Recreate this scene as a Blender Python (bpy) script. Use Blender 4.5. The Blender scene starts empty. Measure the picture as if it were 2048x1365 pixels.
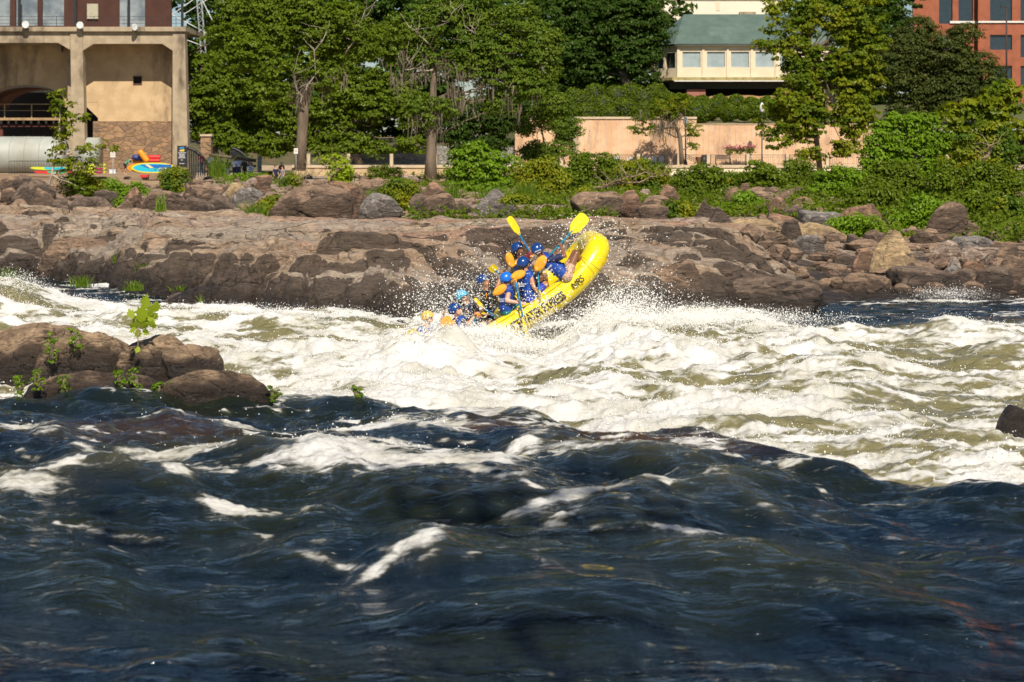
import bpy, math, random
import numpy as np
from mathutils import Vector, Matrix
R=math.radians
random.seed(7); rng=np.random.default_rng(11)
C=bpy.context.scene.collection
F=3780.0; HZ=300.0; CH=3.6          # focal length in photo pixels, eye-level row, eye height above the pool
def P(px,py,D): return Vector(((px-1024)*D/F, D, CH-(py-HZ)*D/F))
def Pz(px,D,z): return Vector(((px-1024)*D/F, D, z))
def zat(py,D): return CH-(py-HZ)*D/F

# ---------------------------------------------------------------- noise
def _h(ix,iy,iz,s):
    n=(ix.astype(np.uint32)*np.uint32(374761393)+iy.astype(np.uint32)*np.uint32(668265263)
       +iz.astype(np.uint32)*np.uint32(2246822519)+np.uint32(s*3266489917&0xffffffff))
    n=(n^(n>>np.uint32(13)))*np.uint32(1274126177)
    n=(n^(n>>np.uint32(16)))*np.uint32(2654435761)
    return ((n>>np.uint32(8))&np.uint32(0xffff)).astype(np.float64)/65535.0
def noise(x,y,z=0.0,s=0):
    x,y,z=np.broadcast_arrays(np.asarray(x,float),np.asarray(y,float),np.asarray(z,float))
    fx,fy,fz=np.floor(x),np.floor(y),np.floor(z)
    ix,iy,iz=fx.astype(np.int64),fy.astype(np.int64),fz.astype(np.int64)
    tx,ty,tz=x-fx,y-fy,z-fz
    sx,sy,sz=[t*t*t*(t*(t*6-15)+10) for t in (tx,ty,tz)]
    out=0
    for i in (0,1):
        for j in (0,1):
            for k in (0,1):
                w=(sx if i else 1-sx)*(sy if j else 1-sy)*(sz if k else 1-sz)
                out=out+w*_h(ix+i,iy+j,iz+k,s)
    return out*2-1
def fbm(x,y,z=0.0,o=4,s=0,g=.5):
    a=1.;t=0;n=0.
    for i in range(o):
        t=t+a*noise(x*2**i+i*7.3,y*2**i+i*3.1,z*2**i,s+i); n+=a; a*=g; x,y=.8*x-.6*y,.6*x+.8*y
    return t/n*1.6
def ridge(x,y,z=0.0,o=4,s=0,g=.5):
    a=1.;t=0;n=0.
    for i in range(o):
        t=t+a*(1-np.abs(noise(x*2**i+i*7.3,y*2**i+i*3.1,z*2**i,s+i))*2); n+=a; a*=g; x,y=.8*x-.6*y,.6*x+.8*y
    return t/n
def worley(x,y,s=0):
    fx,fy=np.floor(x),np.floor(y); d1=np.full(x.shape,9.); d2=np.full(x.shape,9.); v=np.zeros(x.shape)
    for i in (-1,0,1):
        for j in (-1,0,1):
            a=(fx+i).astype(np.int64); b=(fy+j).astype(np.int64); zz=a*0
            cx=a+_h(a,b,zz,s)*.9; cy=b+_h(a,b,zz,s+5)*.9; r=_h(a,b,zz,s+9)
            d=np.hypot(x-cx,y-cy)
            m=d<d1; d2=np.where(m,d1,np.minimum(d2,d)); v=np.where(m,r,v); d1=np.where(m,d,d1)
    return d1,d2,v
def ss(a,b,x):
    t=np.clip((x-a)/(b-a),0,1); return t*t*(3-2*t)

# ---------------------------------------------------------------- materials
MC={}
def newmat(name):
    m=bpy.data.materials.new(name); m.use_nodes=True; nt=m.node_tree
    b=nt.nodes['Principled BSDF']; return m,nt,b
def nd(nt,t,**k):
    n=nt.nodes.new(t)
    for a,v in k.items():
        if a.startswith('i_'): n.inputs[a[2:].replace('_',' ')].default_value=v
        else: setattr(n,a,v)
    return n
def lk(nt,a,b): nt.links.new(a,b)
def tex(nt,scale,detail=4,vec=None,rough=.55,stretch=None,dist=0.):
    n=nd(nt,'ShaderNodeTexNoise'); n.inputs['Scale'].default_value=scale; n.inputs['Detail'].default_value=detail
    n.inputs['Roughness'].default_value=rough; n.inputs['Distortion'].default_value=dist
    tc=nd(nt,'ShaderNodeTexCoord')
    if stretch:
        mp=nd(nt,'ShaderNodeMapping'); mp.inputs['Scale'].default_value=stretch
        lk(nt,tc.outputs['Object'],mp.inputs['Vector']); lk(nt,mp.outputs[0],n.inputs['Vector'])
    else: lk(nt,tc.outputs['Object'],n.inputs['Vector'])
    return n.outputs['Fac']
def rampf(nt,fac,a,b,va=0.,vb=1.):
    n=nd(nt,'ShaderNodeMapRange'); n.interpolation_type='SMOOTHSTEP'
    lk(nt,fac,n.inputs['Value']); n.inputs['From Min'].default_value=a; n.inputs['From Max'].default_value=b
    n.inputs['To Min'].default_value=va; n.inputs['To Max'].default_value=vb; return n.outputs[0]
def mixc(nt,fac,a,b):
    n=nd(nt,'ShaderNodeMix'); n.data_type='RGBA'
    if isinstance(fac,float): n.inputs[0].default_value=fac
    else: lk(nt,fac,n.inputs[0])
    for i,v in ((6,a),(7,b)):
        if isinstance(v,tuple): n.inputs[i].default_value=(*v[:3],1)
        else: lk(nt,v,n.inputs[i])
    return n.outputs[2]
def math2(nt,op,a,b=None):
    n=nd(nt,'ShaderNodeMath',operation=op)
    for i,v in ((0,a),(1,b)):
        if v is None: continue
        if isinstance(v,(int,float)): n.inputs[i].default_value=v
        else: lk(nt,v,n.inputs[i])
    return n.outputs[0]
def bump(nt,h,strength,dist,b,prev=None):
    n=nd(nt,'ShaderNodeBump'); n.inputs['Strength'].default_value=strength; n.inputs['Distance'].default_value=dist
    lk(nt,h,n.inputs['Height'])
    if prev is not None: lk(nt,prev,n.inputs['Normal'])
    lk(nt,n.outputs[0],b.inputs['Normal']); return n.outputs[0]
def M(name,c1,c2=None,scale=2.,rough=.75,bmp=0.,bs=20.,bd=.02,metal=0.,stain=None,ss_=.5,stretch=None):
    if name in MC: return MC[name]
    m,nt,b=newmat(name); c2=c2 or tuple(v*.8 for v in c1)
    f=rampf(nt,tex(nt,scale,5,stretch=stretch),.35,.65)
    col=mixc(nt,f,c1,c2)
    if stain:
        g=rampf(nt,tex(nt,ss_,6,rough=.65,stretch=(1,1,.35)),.52,.68); col=mixc(nt,g,col,stain)
    lk(nt,col,b.inputs['Base Color']); b.inputs['Roughness'].default_value=rough; b.inputs['Metallic'].default_value=metal
    if bmp: bump(nt,tex(nt,bs,5),bmp,bd,b)
    MC[name]=m; return m
def leafmat(name,c1,c2,c3=None,trans=.35):
    if name in MC: return MC[name]
    m,nt,b=newmat(name); nt.nodes.remove(b)
    g=nd(nt,'ShaderNodeNewGeometry'); col=mixc(nt,g.outputs['Random Per Island'],c1,c2)
    col=mixc(nt,rampf(nt,tex(nt,.55,3),.4,.62),col,c3 or c2)
    d=nd(nt,'ShaderNodeBsdfDiffuse'); t=nd(nt,'ShaderNodeBsdfTranslucent'); gl=nd(nt,'ShaderNodeBsdfGlossy')
    gl.inputs['Roughness'].default_value=.42; gl.inputs['Color'].default_value=(.8,.8,.5,1)
    tcol=mixc(nt,.5,col,(.25,.32,.01))
    lk(nt,col,d.inputs['Color']); lk(nt,tcol,t.inputs['Color'])
    mx=nd(nt,'ShaderNodeMixShader'); mx.inputs[0].default_value=trans
    lk(nt,d.outputs[0],mx.inputs[1]); lk(nt,t.outputs[0],mx.inputs[2])
    m2=nd(nt,'ShaderNodeMixShader'); m2.inputs[0].default_value=.018
    lk(nt,mx.outputs[0],m2.inputs[1]); lk(nt,gl.outputs[0],m2.inputs[2])
    lk(nt,m2.outputs[0],nt.nodes['Material Output'].inputs['Surface'])
    MC[name]=m; return m
def rockmat(name,c1,c2,dark=(.055,.04,.03),amt=.5,wet=0.,vein=None,wetz=(.15,.75),slope=True,stainz=None,attrs=False,cs=.55,sn=(.45,2.6),ck=1.):
    if name in MC: return MC[name]
    m,nt,b=newmat(name)
    col=mixc(nt,rampf(nt,tex(nt,cs,6,rough=.62),.40,.60),c1,c2)
    st=rampf(nt,tex(nt,2.2,8,rough=.7,stretch=(.35,1,2.6),dist=.6),.38,.66)
    col=mixc(nt,math2(nt,'MULTIPLY',st,.6),col,tuple(v*.52 for v in c2))
    sp=rampf(nt,tex(nt,14,6,rough=.75),.52,.7); col=mixc(nt,math2(nt,'MULTIPLY',sp,.45),col,tuple(min(.6,v*1.7) for v in c1))
    if vein:
        w=nd(nt,'ShaderNodeTexWave'); w.inputs['Scale'].default_value=1.1; w.inputs['Distortion'].default_value=16; w.inputs['Detail'].default_value=3; w.bands_direction='DIAGONAL'
        w.inputs['Detail Scale'].default_value=.7
        tc=nd(nt,'ShaderNodeTexCoord'); lk(nt,tc.outputs['Object'],w.inputs['Vector'])
        col=mixc(nt,rampf(nt,w.outputs['Fac'],.86,.97,0,.6),col,vein)
    # dark mineral varnish in patches, plus shade painted into the colour of steep faces
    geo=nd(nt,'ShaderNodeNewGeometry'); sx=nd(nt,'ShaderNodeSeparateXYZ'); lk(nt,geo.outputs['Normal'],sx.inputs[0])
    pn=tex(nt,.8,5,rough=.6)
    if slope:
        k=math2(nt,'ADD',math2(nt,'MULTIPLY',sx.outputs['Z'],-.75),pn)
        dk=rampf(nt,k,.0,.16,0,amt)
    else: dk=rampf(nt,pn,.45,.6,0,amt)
    if attrs:
        A=lambda n_: nd(nt,'ShaderNodeAttribute',attribute_name=n_).outputs['Fac']
        col=mixc(nt,math2(nt,'MULTIPLY',A('pink'),.55),col,(.44,.24,.155)); col=mixc(nt,math2(nt,'MULTIPLY',A('pale'),.42),col,(.42,.38,.33))
        vv=math2(nt,'ADD',A('varnish_shade'),math2(nt,'MULTIPLY',math2(nt,'SUBTRACT',tex(nt,2.4,9,rough=.75),.5),1.9)); dk=rampf(nt,vv,.40,.62,0,.88)
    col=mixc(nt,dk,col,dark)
    px=nd(nt,'ShaderNodeSeparateXYZ'); lk(nt,geo.outputs['Position'],px.inputs[0])
    zz=math2(nt,'ADD',px.outputs['Z'],math2(nt,'MULTIPLY',math2(nt,'SUBTRACT',tex(nt,.9,3),.5),-.8))
    wt=rampf(nt,zz,wetz[0],wetz[1],1,0)
    if stainz:   # flood-stained band above the water, with a ragged upper edge
        zs=math2(nt,'ADD',px.outputs['Z'],math2(nt,'MULTIPLY',math2(nt,'SUBTRACT',tex(nt,sn[0],6,rough=.6),.5),-sn[1]))
        col=mixc(nt,rampf(nt,zs,stainz[0],stainz[1],.88,0),col,dark)
    if wet>0:
        col=mixc(nt,math2(nt,'MULTIPLY',wt,wet),col,(.028,.02,.014))
        r=nd(nt,'ShaderNodeMapRange'); lk(nt,wt,r.inputs[0]); r.inputs[3].default_value=.82; r.inputs[4].default_value=.38
        lk(nt,r.outputs[0],b.inputs['Roughness'])
    else: b.inputs['Roughness'].default_value=.85
    # grain over everything, dirt in the fracture lines
    gr=tex(nt,5.5,10,rough=.78,stretch=(.6,1,1.9),dist=.5)
    hs=nd(nt,'ShaderNodeHueSaturation'); lk(nt,rampf(nt,gr,.30,.70,.55,1.5),hs.inputs['Value']); lk(nt,col,hs.inputs['Color']); col=hs.outputs[0]
    v=nd(nt,'ShaderNodeTexVoronoi',feature='DISTANCE_TO_EDGE'); v.inputs['Scale'].default_value=.9*ck
    tc=nd(nt,'ShaderNodeTexCoord'); mp=nd(nt,'ShaderNodeMapping'); mp.inputs['Scale'].default_value=(.6,.8,2.2); mp.inputs['Rotation'].default_value=(.2,.25,.3)
    lk(nt,tc.outputs['Object'],mp.inputs[0]); nz=nd(nt,'ShaderNodeTexNoise'); nz.inputs['Scale'].default_value=1.5; nz.inputs['Detail'].default_value=5; lk(nt,tc.outputs['Object'],nz.inputs['Vector'])
    ad=nd(nt,'ShaderNodeVectorMath',operation='ADD'); lk(nt,mp.outputs[0],ad.inputs[0]); lk(nt,nz.outputs['Color'],ad.inputs[1]); lk(nt,ad.outputs[0],v.inputs['Vector'])
    ckm=math2(nt,'MULTIPLY',rampf(nt,v.outputs['Distance'],.005,.035,1,0),rampf(nt,tex(nt,.7,3),.42,.55,0,.75))
    col=mixc(nt,ckm,col,(.02,.015,.012))
    lk(nt,col,b.inputs['Base Color'])
    n1=bump(nt,tex(nt,3.2,9,rough=.66,stretch=(.5,1,2.2),dist=.4),1.,.35,b)
    n2=bump(nt,rampf(nt,v.outputs['Distance'],0,.05),.7,.06,b,n1)
    bump(nt,tex(nt,22,6,rough=.7),.6,.035,b,n2)
    MC[name]=m; return m

# ---------------------------------------------------------------- mesh helpers
def mesh_np(name,V,Fc,mat=None,smooth=True):
    """V (n,3); Fc an (m,k) index array or list of such arrays"""
    me=bpy.data.meshes.new(name); V=np.asarray(V,np.float32)
    if not isinstance(Fc,list): Fc=[Fc]
    elif not isinstance(Fc[0],np.ndarray): Fc=[np.array(Fc)]
    Fc=[np.asarray(f,np.int32) for f in Fc if len(f)]
    me.vertices.add(len(V)); me.vertices.foreach_set('co',V.ravel())
    tot=np.concatenate([np.full(len(f),f.shape[1],np.int32) for f in Fc])
    li=np.concatenate([f.ravel() for f in Fc])
    me.loops.add(len(li)); me.loops.foreach_set('vertex_index',li)
    me.polygons.add(len(tot)); st=np.concatenate([[0],np.cumsum(tot)[:-1]]).astype(np.int32)
    me.polygons.foreach_set('loop_start',st)
    try: me.polygons.foreach_set('loop_total',tot)
    except Exception: pass
    me.polygons.foreach_set('use_smooth',np.full(len(tot),bool(smooth)))
    me.update(calc_edges=True)
    if mat: me.materials.append(mat)
    return me
def link(name,me,parent=None,loc=None):
    o=bpy.data.objects.new(name,me); C.objects.link(o)
    if parent: o.parent=parent
    if loc is not None: o.location=loc
    return o
def tag(o,label,cat,group=None,kind=None):
    if label: o['label']=label
    if cat: o['category']=cat
    if group: o['group']=group
    if kind: o['kind']=kind
    return o
def struct(o): o['kind']='structure'; return o
def thing(name,label,cat,group=None,loc=(0,0,0),rz=0):
    o=bpy.data.objects.new(name,None); C.objects.link(o); o.location=loc; o.rotation_euler=(0,0,rz); o.empty_display_size=.3
    return tag(o,label,cat,group)
class MB:
    def __init__(s): s.V=[];s.Q=[];s.T=[];s.n=0
    def add(s,V,Q=None,T=None):
        V=np.asarray(V,float).reshape(-1,3)
        if Q is not None and len(Q): s.Q.append(np.asarray(Q)+s.n)
        if T is not None and len(T): s.T.append(np.asarray(T)+s.n)
        s.V.append(V); s.n+=len(V); return s
    def box(s,a,b,bev=0):
        x0,y0,z0=[min(p,q) for p,q in zip(a,b)]; x1,y1,z1=[max(p,q) for p,q in zip(a,b)]
        V=[(x0,y0,z0),(x1,y0,z0),(x1,y1,z0),(x0,y1,z0),(x0,y0,z1),(x1,y0,z1),(x1,y1,z1),(x0,y1,z1)]
        return s.add(V,[(0,3,2,1),(4,5,6,7),(0,1,5,4),(1,2,6,5),(2,3,7,6),(3,0,4,7)])
    def hexa(s,V): return s.add(V,[(0,3,2,1),(4,5,6,7),(0,1,5,4),(1,2,6,5),(2,3,7,6),(3,0,4,7)])
    def tube(s,pts,rad,n=8,cap=True):
        pts=[Vector(p) for p in pts]
        if not hasattr(rad,'__len__'): rad=[rad]*len(pts)
        V=[];ref=None
        for i,p in enumerate(pts):
            t=(pts[min(i+1,len(pts)-1)]-pts[max(i-1,0)]).normalized()
            if ref is None: ref=t.orthogonal().normalized()
            ref=(ref-t*ref.dot(t)).normalized(); b=t.cross(ref)
            for k in range(n):
                a=2*math.pi*k/n; V.append(p+(ref*math.cos(a)+b*math.sin(a))*rad[i])
        Q=[(i*n+k,i*n+(k+1)%n,(i+1)*n+(k+1)%n,(i+1)*n+k) for i in range(len(pts)-1) for k in range(n)]
        T=[]
        if cap:
            m=len(V); V+= [pts[0],pts[-1]]; e=(len(pts)-1)*n
            T=[(m,(k+1)%n,k) for k in range(n)]+[(m+1,e+k,e+(k+1)%n) for k in range(n)]
        return s.add([tuple(v) for v in V],Q,T)
    def caps(s,p,q,r1,r2,n=10):
        p=Vector(p);q=Vector(q); d=q-p; L=d.length
        if L<1e-5: d=Vector((0,0,1e-4)); L=1e-4
        d/=L; pts=[];rr=[]
        for a in (-80,-50,-20): pts.append(p+d*(r1*math.sin(R(a)))); rr.append(r1*math.cos(R(a)))
        for a in (0.,.5,1.): pts.append(p.lerp(q,a)); rr.append(r1+(r2-r1)*a)
        for a in (20,50,80): pts.append(q+d*(r2*math.sin(R(a)))); rr.append(r2*math.cos(R(a)))
        return s.tube(pts,rr,n)
    def ell(s,c,rad,Rm=None,n=14,m=9,zmin=-1.):
        c=Vector(c); Rm=Rm or Matrix.Identity(3); V=[]
        zs=[-math.cos(math.pi*i/m) for i in range(1,m)]
        V=[tuple(c+Rm@Vector((0,0,-rad[2])))]
        for z in zs:
            w=math.sqrt(1-z*z)
            for k in range(n):
                a=2*math.pi*k/n; V.append(tuple(c+Rm@Vector((rad[0]*w*math.cos(a),rad[1]*w*math.sin(a),rad[2]*z))))
        V.append(tuple(c+Rm@Vector((0,0,rad[2])))); e=len(V)-1
        T=[(0,1+(k+1)%n,1+k) for k in range(n)]+[(e,1+(m-2)*n+k,1+(m-2)*n+(k+1)%n) for k in range(n)]
        Q=[(1+i*n+k,1+i*n+(k+1)%n,1+(i+1)*n+(k+1)%n,1+(i+1)*n+k) for i in range(m-2) for k in range(n)]
        return s.add(V,Q,T)
    def prism(s,pts,y0,y1):
        """outline of (x,z) pairs extruded from y0 to y1"""
        n=len(pts); V=[(x,y0,z) for x,z in pts]+[(x,y1,z) for x,z in pts]
        me=s.add(V,[(i,(i+1)%n,n+(i+1)%n,n+i) for i in range(n)]); b=s.n-2*n
        s.N=getattr(s,'N',[]); s.N+= [[b+i for i in range(n)],[b+n+i for i in reversed(range(n))]]
        return s
    def mesh(s,name,mat,smooth=False):
        V=np.concatenate(s.V); L=[]
        if s.Q: L.append(np.concatenate(s.Q))
        if s.T: L.append(np.concatenate(s.T))
        for f in getattr(s,'N',[]): L.append(np.array([f]))
        return mesh_np(name,V,L,mat,smooth)
    def obj(s,name,mat,parent=None,smooth=False,label=None):
        o=link(name,s.mesh(name,mat,smooth),parent)
        if label: o['label']=label
        return o
def grid_mesh(name,X,Y,Z,mat):
    r,c=X.shape; V=np.stack([X,Y,Z],-1).reshape(-1,3)
    i=np.arange(r*c).reshape(r,c)
    Q=np.stack([i[:-1,:-1],i[:-1,1:],i[1:,1:],i[1:,:-1]],-1).reshape(-1,4)
    return mesh_np(name,V,Q,mat,True)
def setattr_f(me,name,vals):
    a=me.attributes.new(name,'FLOAT','POINT'); a.data.foreach_set('value',np.asarray(vals,np.float32).ravel())

# ---------------------------------------------------------------- camera, world, sun
cam=bpy.data.cameras.new('camera'); co=bpy.data.objects.new('camera',cam); C.objects.link(co)
co.location=(0,0,CH); co.rotation_euler=(R(90),0,0); cam.sensor_width=36; cam.lens=36*F/2048
cam.shift_y=-(682.5-HZ)/2048; cam.clip_end=2000; cam.clip_start=.5
cam.dof.use_dof=True; cam.dof.focus_distance=36; cam.dof.aperture_fstop=cam.lens/1000/.022
bpy.context.scene.camera=co
SUN_EL=R(46); SUN_AZ=R(12)     # sun stands behind the viewer, a little to the right
sd=Vector((math.sin(SUN_AZ)*math.cos(SUN_EL),-math.cos(SUN_AZ)*math.cos(SUN_EL),math.sin(SUN_EL)))
sl=bpy.data.lights.new('sun','SUN'); sl.energy=5.0; sl.angle=R(.5); sl.color=(1,.90,.76)
so=bpy.data.objects.new('sun',sl); C.objects.link(so); so.rotation_euler=sd.to_track_quat('Z','Y').to_euler()
w=bpy.data.worlds.new('World'); bpy.context.scene.world=w; w.use_nodes=True
st=w.node_tree.nodes.new('ShaderNodeTexSky'); st.sky_type='NISHITA'; st.sun_disc=False
st.sun_elevation=SUN_EL; st.sun_rotation=math.atan2(sd.x,sd.y)
w.node_tree.links.new(st.outputs[0],w.node_tree.nodes['Background'].inputs[0])
w.node_tree.nodes['Background'].inputs[1].default_value=.06
st.dust_density=.3; st.ozone_density=3.
vs=bpy.context.scene.view_settings; vs.view_transform='Standard'; vs.look='None'; vs.exposure=.25; vs.gamma=1
cy=bpy.context.scene.cycles
cy.max_bounces=6; cy.diffuse_bounces=2; cy.glossy_bounces=2; cy.transmission_bounces=3; cy.transparent_max_bounces=4
# ================================================================ LAND
WL=([-400,0,200,350,560,700,800,900,1200,1300,1450,1550,1650,1750,2048,2500],
    [560,562,568,592,622,640,642,628,640,645,640,622,606,600,600,598])
def Dw(px): return 13608./(np.interp(px,*WL)-300)
yD=([340,350,365,380,400,420,440,470,500,540,600],[165,150,125,105,88,75,66,60,56,51,46])
def Dof(y): return float(np.interp(y,*yD))
def ground(x,D,detail=True):
    px=1024+F*x/D; s=D-Dw(px)
    if detail: s=s+(1.7*fbm(x*.21,D*.16,s=91,o=3)+.5*fbm(x*.9,D*.8,s=95,o=3))*ss(-5,0,s)*(1-ss(14,24,s))*(1-ss(1500,1640,px)*.6)
    sh=np.interp(s,[-12,-5,-1,-.1,.5,1.3,2.6,3.4,7,15,23,28,40,70,100,135],[-1.6,-1.3,-.45,-.05,.42,.62,.72,1.02,1.08,1.14,1.12,.72,.95,1.05,1.0,1.1])
    rz=np.interp(s,[-12,-5,-1,0,4,9,15,22,32,45,60,80,110,135],[-1.6,-1.3,-.3,-.05,.30,.55,.8,1.05,1.2,1.3,1.45,1.55,1.6,1.6])
    sh=sh-.45*ss(430,330,px)*ss(42,60,s)
    rt=ss(1430,1640,px-40*np.clip(s-8,0,40)/10*0)
    z=sh*(1-rt)+rz*rt
    if detail:
        env=ss(-4,1.5,s)*(1-.5*ss(11,21,s))*(1-.5*ss(22,40,s))*(1-.75*rt)
        qx=x+1.2*fbm(x*.22,D*.22,s=40,o=3); qy=D+.9*fbm(x*.3,D*.3,s=44,o=3)+.28*x
        d1,d2,v=worley(qx/5.2,qy/3.1,3)
        dome=np.sqrt(np.clip(1-(d1/.95)**2,0,1)); crack=ss(.0,.09,d2-d1)
        z=z+env*(.62*(dome-.55)+.42*(v-.5)-.30*(1-crack))
        q=z*1.0+.07*x+.10*fbm(x*.25,D*.3,s=61,o=2); stp=.26
        fr=q/stp-np.floor(q/stp); z=z+env*.5*stp*(ss(.38,.58,fr)-fr)
        d1,d2,v=worley(qx/1.7+9,qy/1.05,8)
        z=z+env*(.18*(v-.5)+.12*(1-d1)-.14*(1-ss(0,.08,d2-d1)))
        # thin bedding steps dipping to the left
        z=z+env*(.13*fbm(x*.8,D*1.1,s=50,o=6,g=.55)-.09*ss(.80,.96,ridge(x*.35,D*.8,s=70,o=3)))
    return z
def gz(px,D): return float(ground(np.array([(px-1024)*D/F]),np.array([float(D)]))[0])

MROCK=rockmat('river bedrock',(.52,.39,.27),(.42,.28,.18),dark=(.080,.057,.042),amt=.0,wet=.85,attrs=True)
Dr=np.concatenate([np.linspace(37,72,560),72*np.exp(np.linspace(0.003,math.log(185/72),230))])
U=np.linspace(-.36,.36,1150)
DD,UU=np.meshgrid(Dr,U,indexing='ij'); XX=UU*DD
ZZ=ground(XX,DD)
me=grid_mesh('bedrock',XX,DD,ZZ,MROCK)
# river-side faces carry dark mineral varnish in sharp-edged patches, plus shade painted into colour
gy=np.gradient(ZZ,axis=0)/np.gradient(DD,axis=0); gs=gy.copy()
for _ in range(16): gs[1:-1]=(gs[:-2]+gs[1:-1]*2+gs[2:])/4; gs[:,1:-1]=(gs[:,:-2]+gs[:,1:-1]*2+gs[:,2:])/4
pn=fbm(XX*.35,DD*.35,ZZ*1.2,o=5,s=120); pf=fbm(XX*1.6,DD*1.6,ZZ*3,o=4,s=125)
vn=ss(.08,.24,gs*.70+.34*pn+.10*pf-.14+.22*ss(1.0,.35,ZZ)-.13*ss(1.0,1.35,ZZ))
setattr_f(me,'varnish_shade',vn); setattr_f(me,'pink',ss(.05,.5,fbm(XX*.22,DD*.3,o=4,s=130))); setattr_f(me,'pale',ss(.1,.5,fbm(XX*.3,DD*.5,o=5,s=140)+.25*(1-np.clip(gs,0,1))-.2*vn))
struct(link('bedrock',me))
# one wide sheet of ground reaching the horizon, under everything
x=np.linspace(-900,900,40); y=np.concatenate([[-60,0,30,60,100,150,185,200],np.linspace(230,1500,12)])
Yg,Xg=np.meshgrid(y,x,indexing='ij'); Zg=np.interp(Yg,[-60,150,185,200,240,1500],[-2.5,-2.5,.6,1.6,6,12])
struct(link('ground',grid_mesh('ground',Xg,Yg,Zg,M('dry earth',(.16,.11,.06),(.07,.09,.03),1.,bmp=.4))))

# boulders ---------------------------------------------------------------
_ico={}
def ico(n):
    if n in _ico: return _ico[n]
    import bmesh
    bm=bmesh.new(); bmesh.ops.create_icosphere(bm,subdivisions=n,radius=1)
    V=np.array([v.co[:] for v in bm.verts]); T=np.array([[v.index for v in f.verts] for f in bm.faces]); bm.free()
    _ico[n]=(V,T); return _ico[n]
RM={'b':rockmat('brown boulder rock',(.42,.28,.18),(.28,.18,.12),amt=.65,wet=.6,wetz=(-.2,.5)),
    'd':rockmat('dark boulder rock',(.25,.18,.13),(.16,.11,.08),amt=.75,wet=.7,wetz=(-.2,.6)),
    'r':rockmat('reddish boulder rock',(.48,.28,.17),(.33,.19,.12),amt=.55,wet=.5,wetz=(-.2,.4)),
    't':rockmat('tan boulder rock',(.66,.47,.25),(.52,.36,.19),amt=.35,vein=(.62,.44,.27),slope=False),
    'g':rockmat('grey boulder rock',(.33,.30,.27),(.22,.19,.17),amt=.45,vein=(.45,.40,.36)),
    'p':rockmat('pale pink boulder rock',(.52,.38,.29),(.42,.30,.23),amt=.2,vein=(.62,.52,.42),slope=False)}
def boulder(x0,y0,x1,y1,kind,label,D=None,seed=0,round_=.5,tilt=0,group='boulders along the riverbank',fine=4,depth=.8,bury=.6,name='boulder',mat=None,taper=0.):
    D=D or Dof(y1); s=D/F
    if name=='boulder' and (y1-y0)<95 and D>30: mx_=(x1-x0)*.07; x0-=mx_; x1+=mx_; y0-=(y1-y0)*.10
    if x0>1580 and D>30 and (x1-x0)<130: mx_=(x1-x0)*.07; x0-=mx_; x1+=mx_; y0-=(y1-y0)*.08
    w=(x1-x0)*s; h=(y1-y0)*s; V,T=ico(fine); g=np.random.default_rng(seed*13+5)
    N=g.normal(size=(11,3)); N/=np.linalg.norm(N,axis=1)[:,None]; hh=g.uniform(.62,1.0,11)
    N=np.vstack([N,[[0,0,1],[0,0,-1]]]); hh=np.append(hh,[.86,.8])
    dn=np.maximum(V@N.T,1e-3); r=hh/dn; k=18-12*round_
    rr=(np.sum(np.minimum(r,6.)**(-k),axis=1))**(-1./k); rr=np.minimum(rr,1.25)
    A=V*rr[:,None]*(1-round_*.6)+V*(round_*.6)*.92
    A+=V*(fbm(V[:,0]*1.3+seed,V[:,1]*1.3,V[:,2]*1.3,5,seed)*.11)[:,None]
    if fine>5: A+=V*((fbm(V[:,0]*4,V[:,1]*4,V[:,2]*5,5,seed+2,.6)*.035)-.07*ss(.78,.97,ridge(V[:,0]*1.7+seed,V[:,1]*1.7,V[:,2]*2.4,3,seed+31)))[:,None]
    A+=V*(-.05*ss(.8,.98,ridge(V[:,0]*.9+seed*3,V[:,1]*.9,V[:,2]*1.8,2,seed+7)))[:,None]
    a=R(tilt); A=A@np.array([[math.cos(a),0,math.sin(a)],[0,1,0],[-math.sin(a),0,math.cos(a)]])
    if taper: A[:,:2]*=(1-taper*np.clip((A[:,2:3]+.6)/1.6,0,1.05))
    mn,mx=A.min(0),A.max(0); A=(A-(mn+mx)/2)/(mx-mn)*2
    full=h*(1+bury); A=A*np.array([w/2,max(w*depth/2,.1),full/2])
    ctr=P((x0+x1)/2,y0,D); ctr.z-=full/2; ctr.y+=w*depth*.25
    me=mesh_np(name,A,T,mat or RM[kind]); o=link(name,me,loc=ctr)
    return tag(o,label,'boulder',group)
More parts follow.
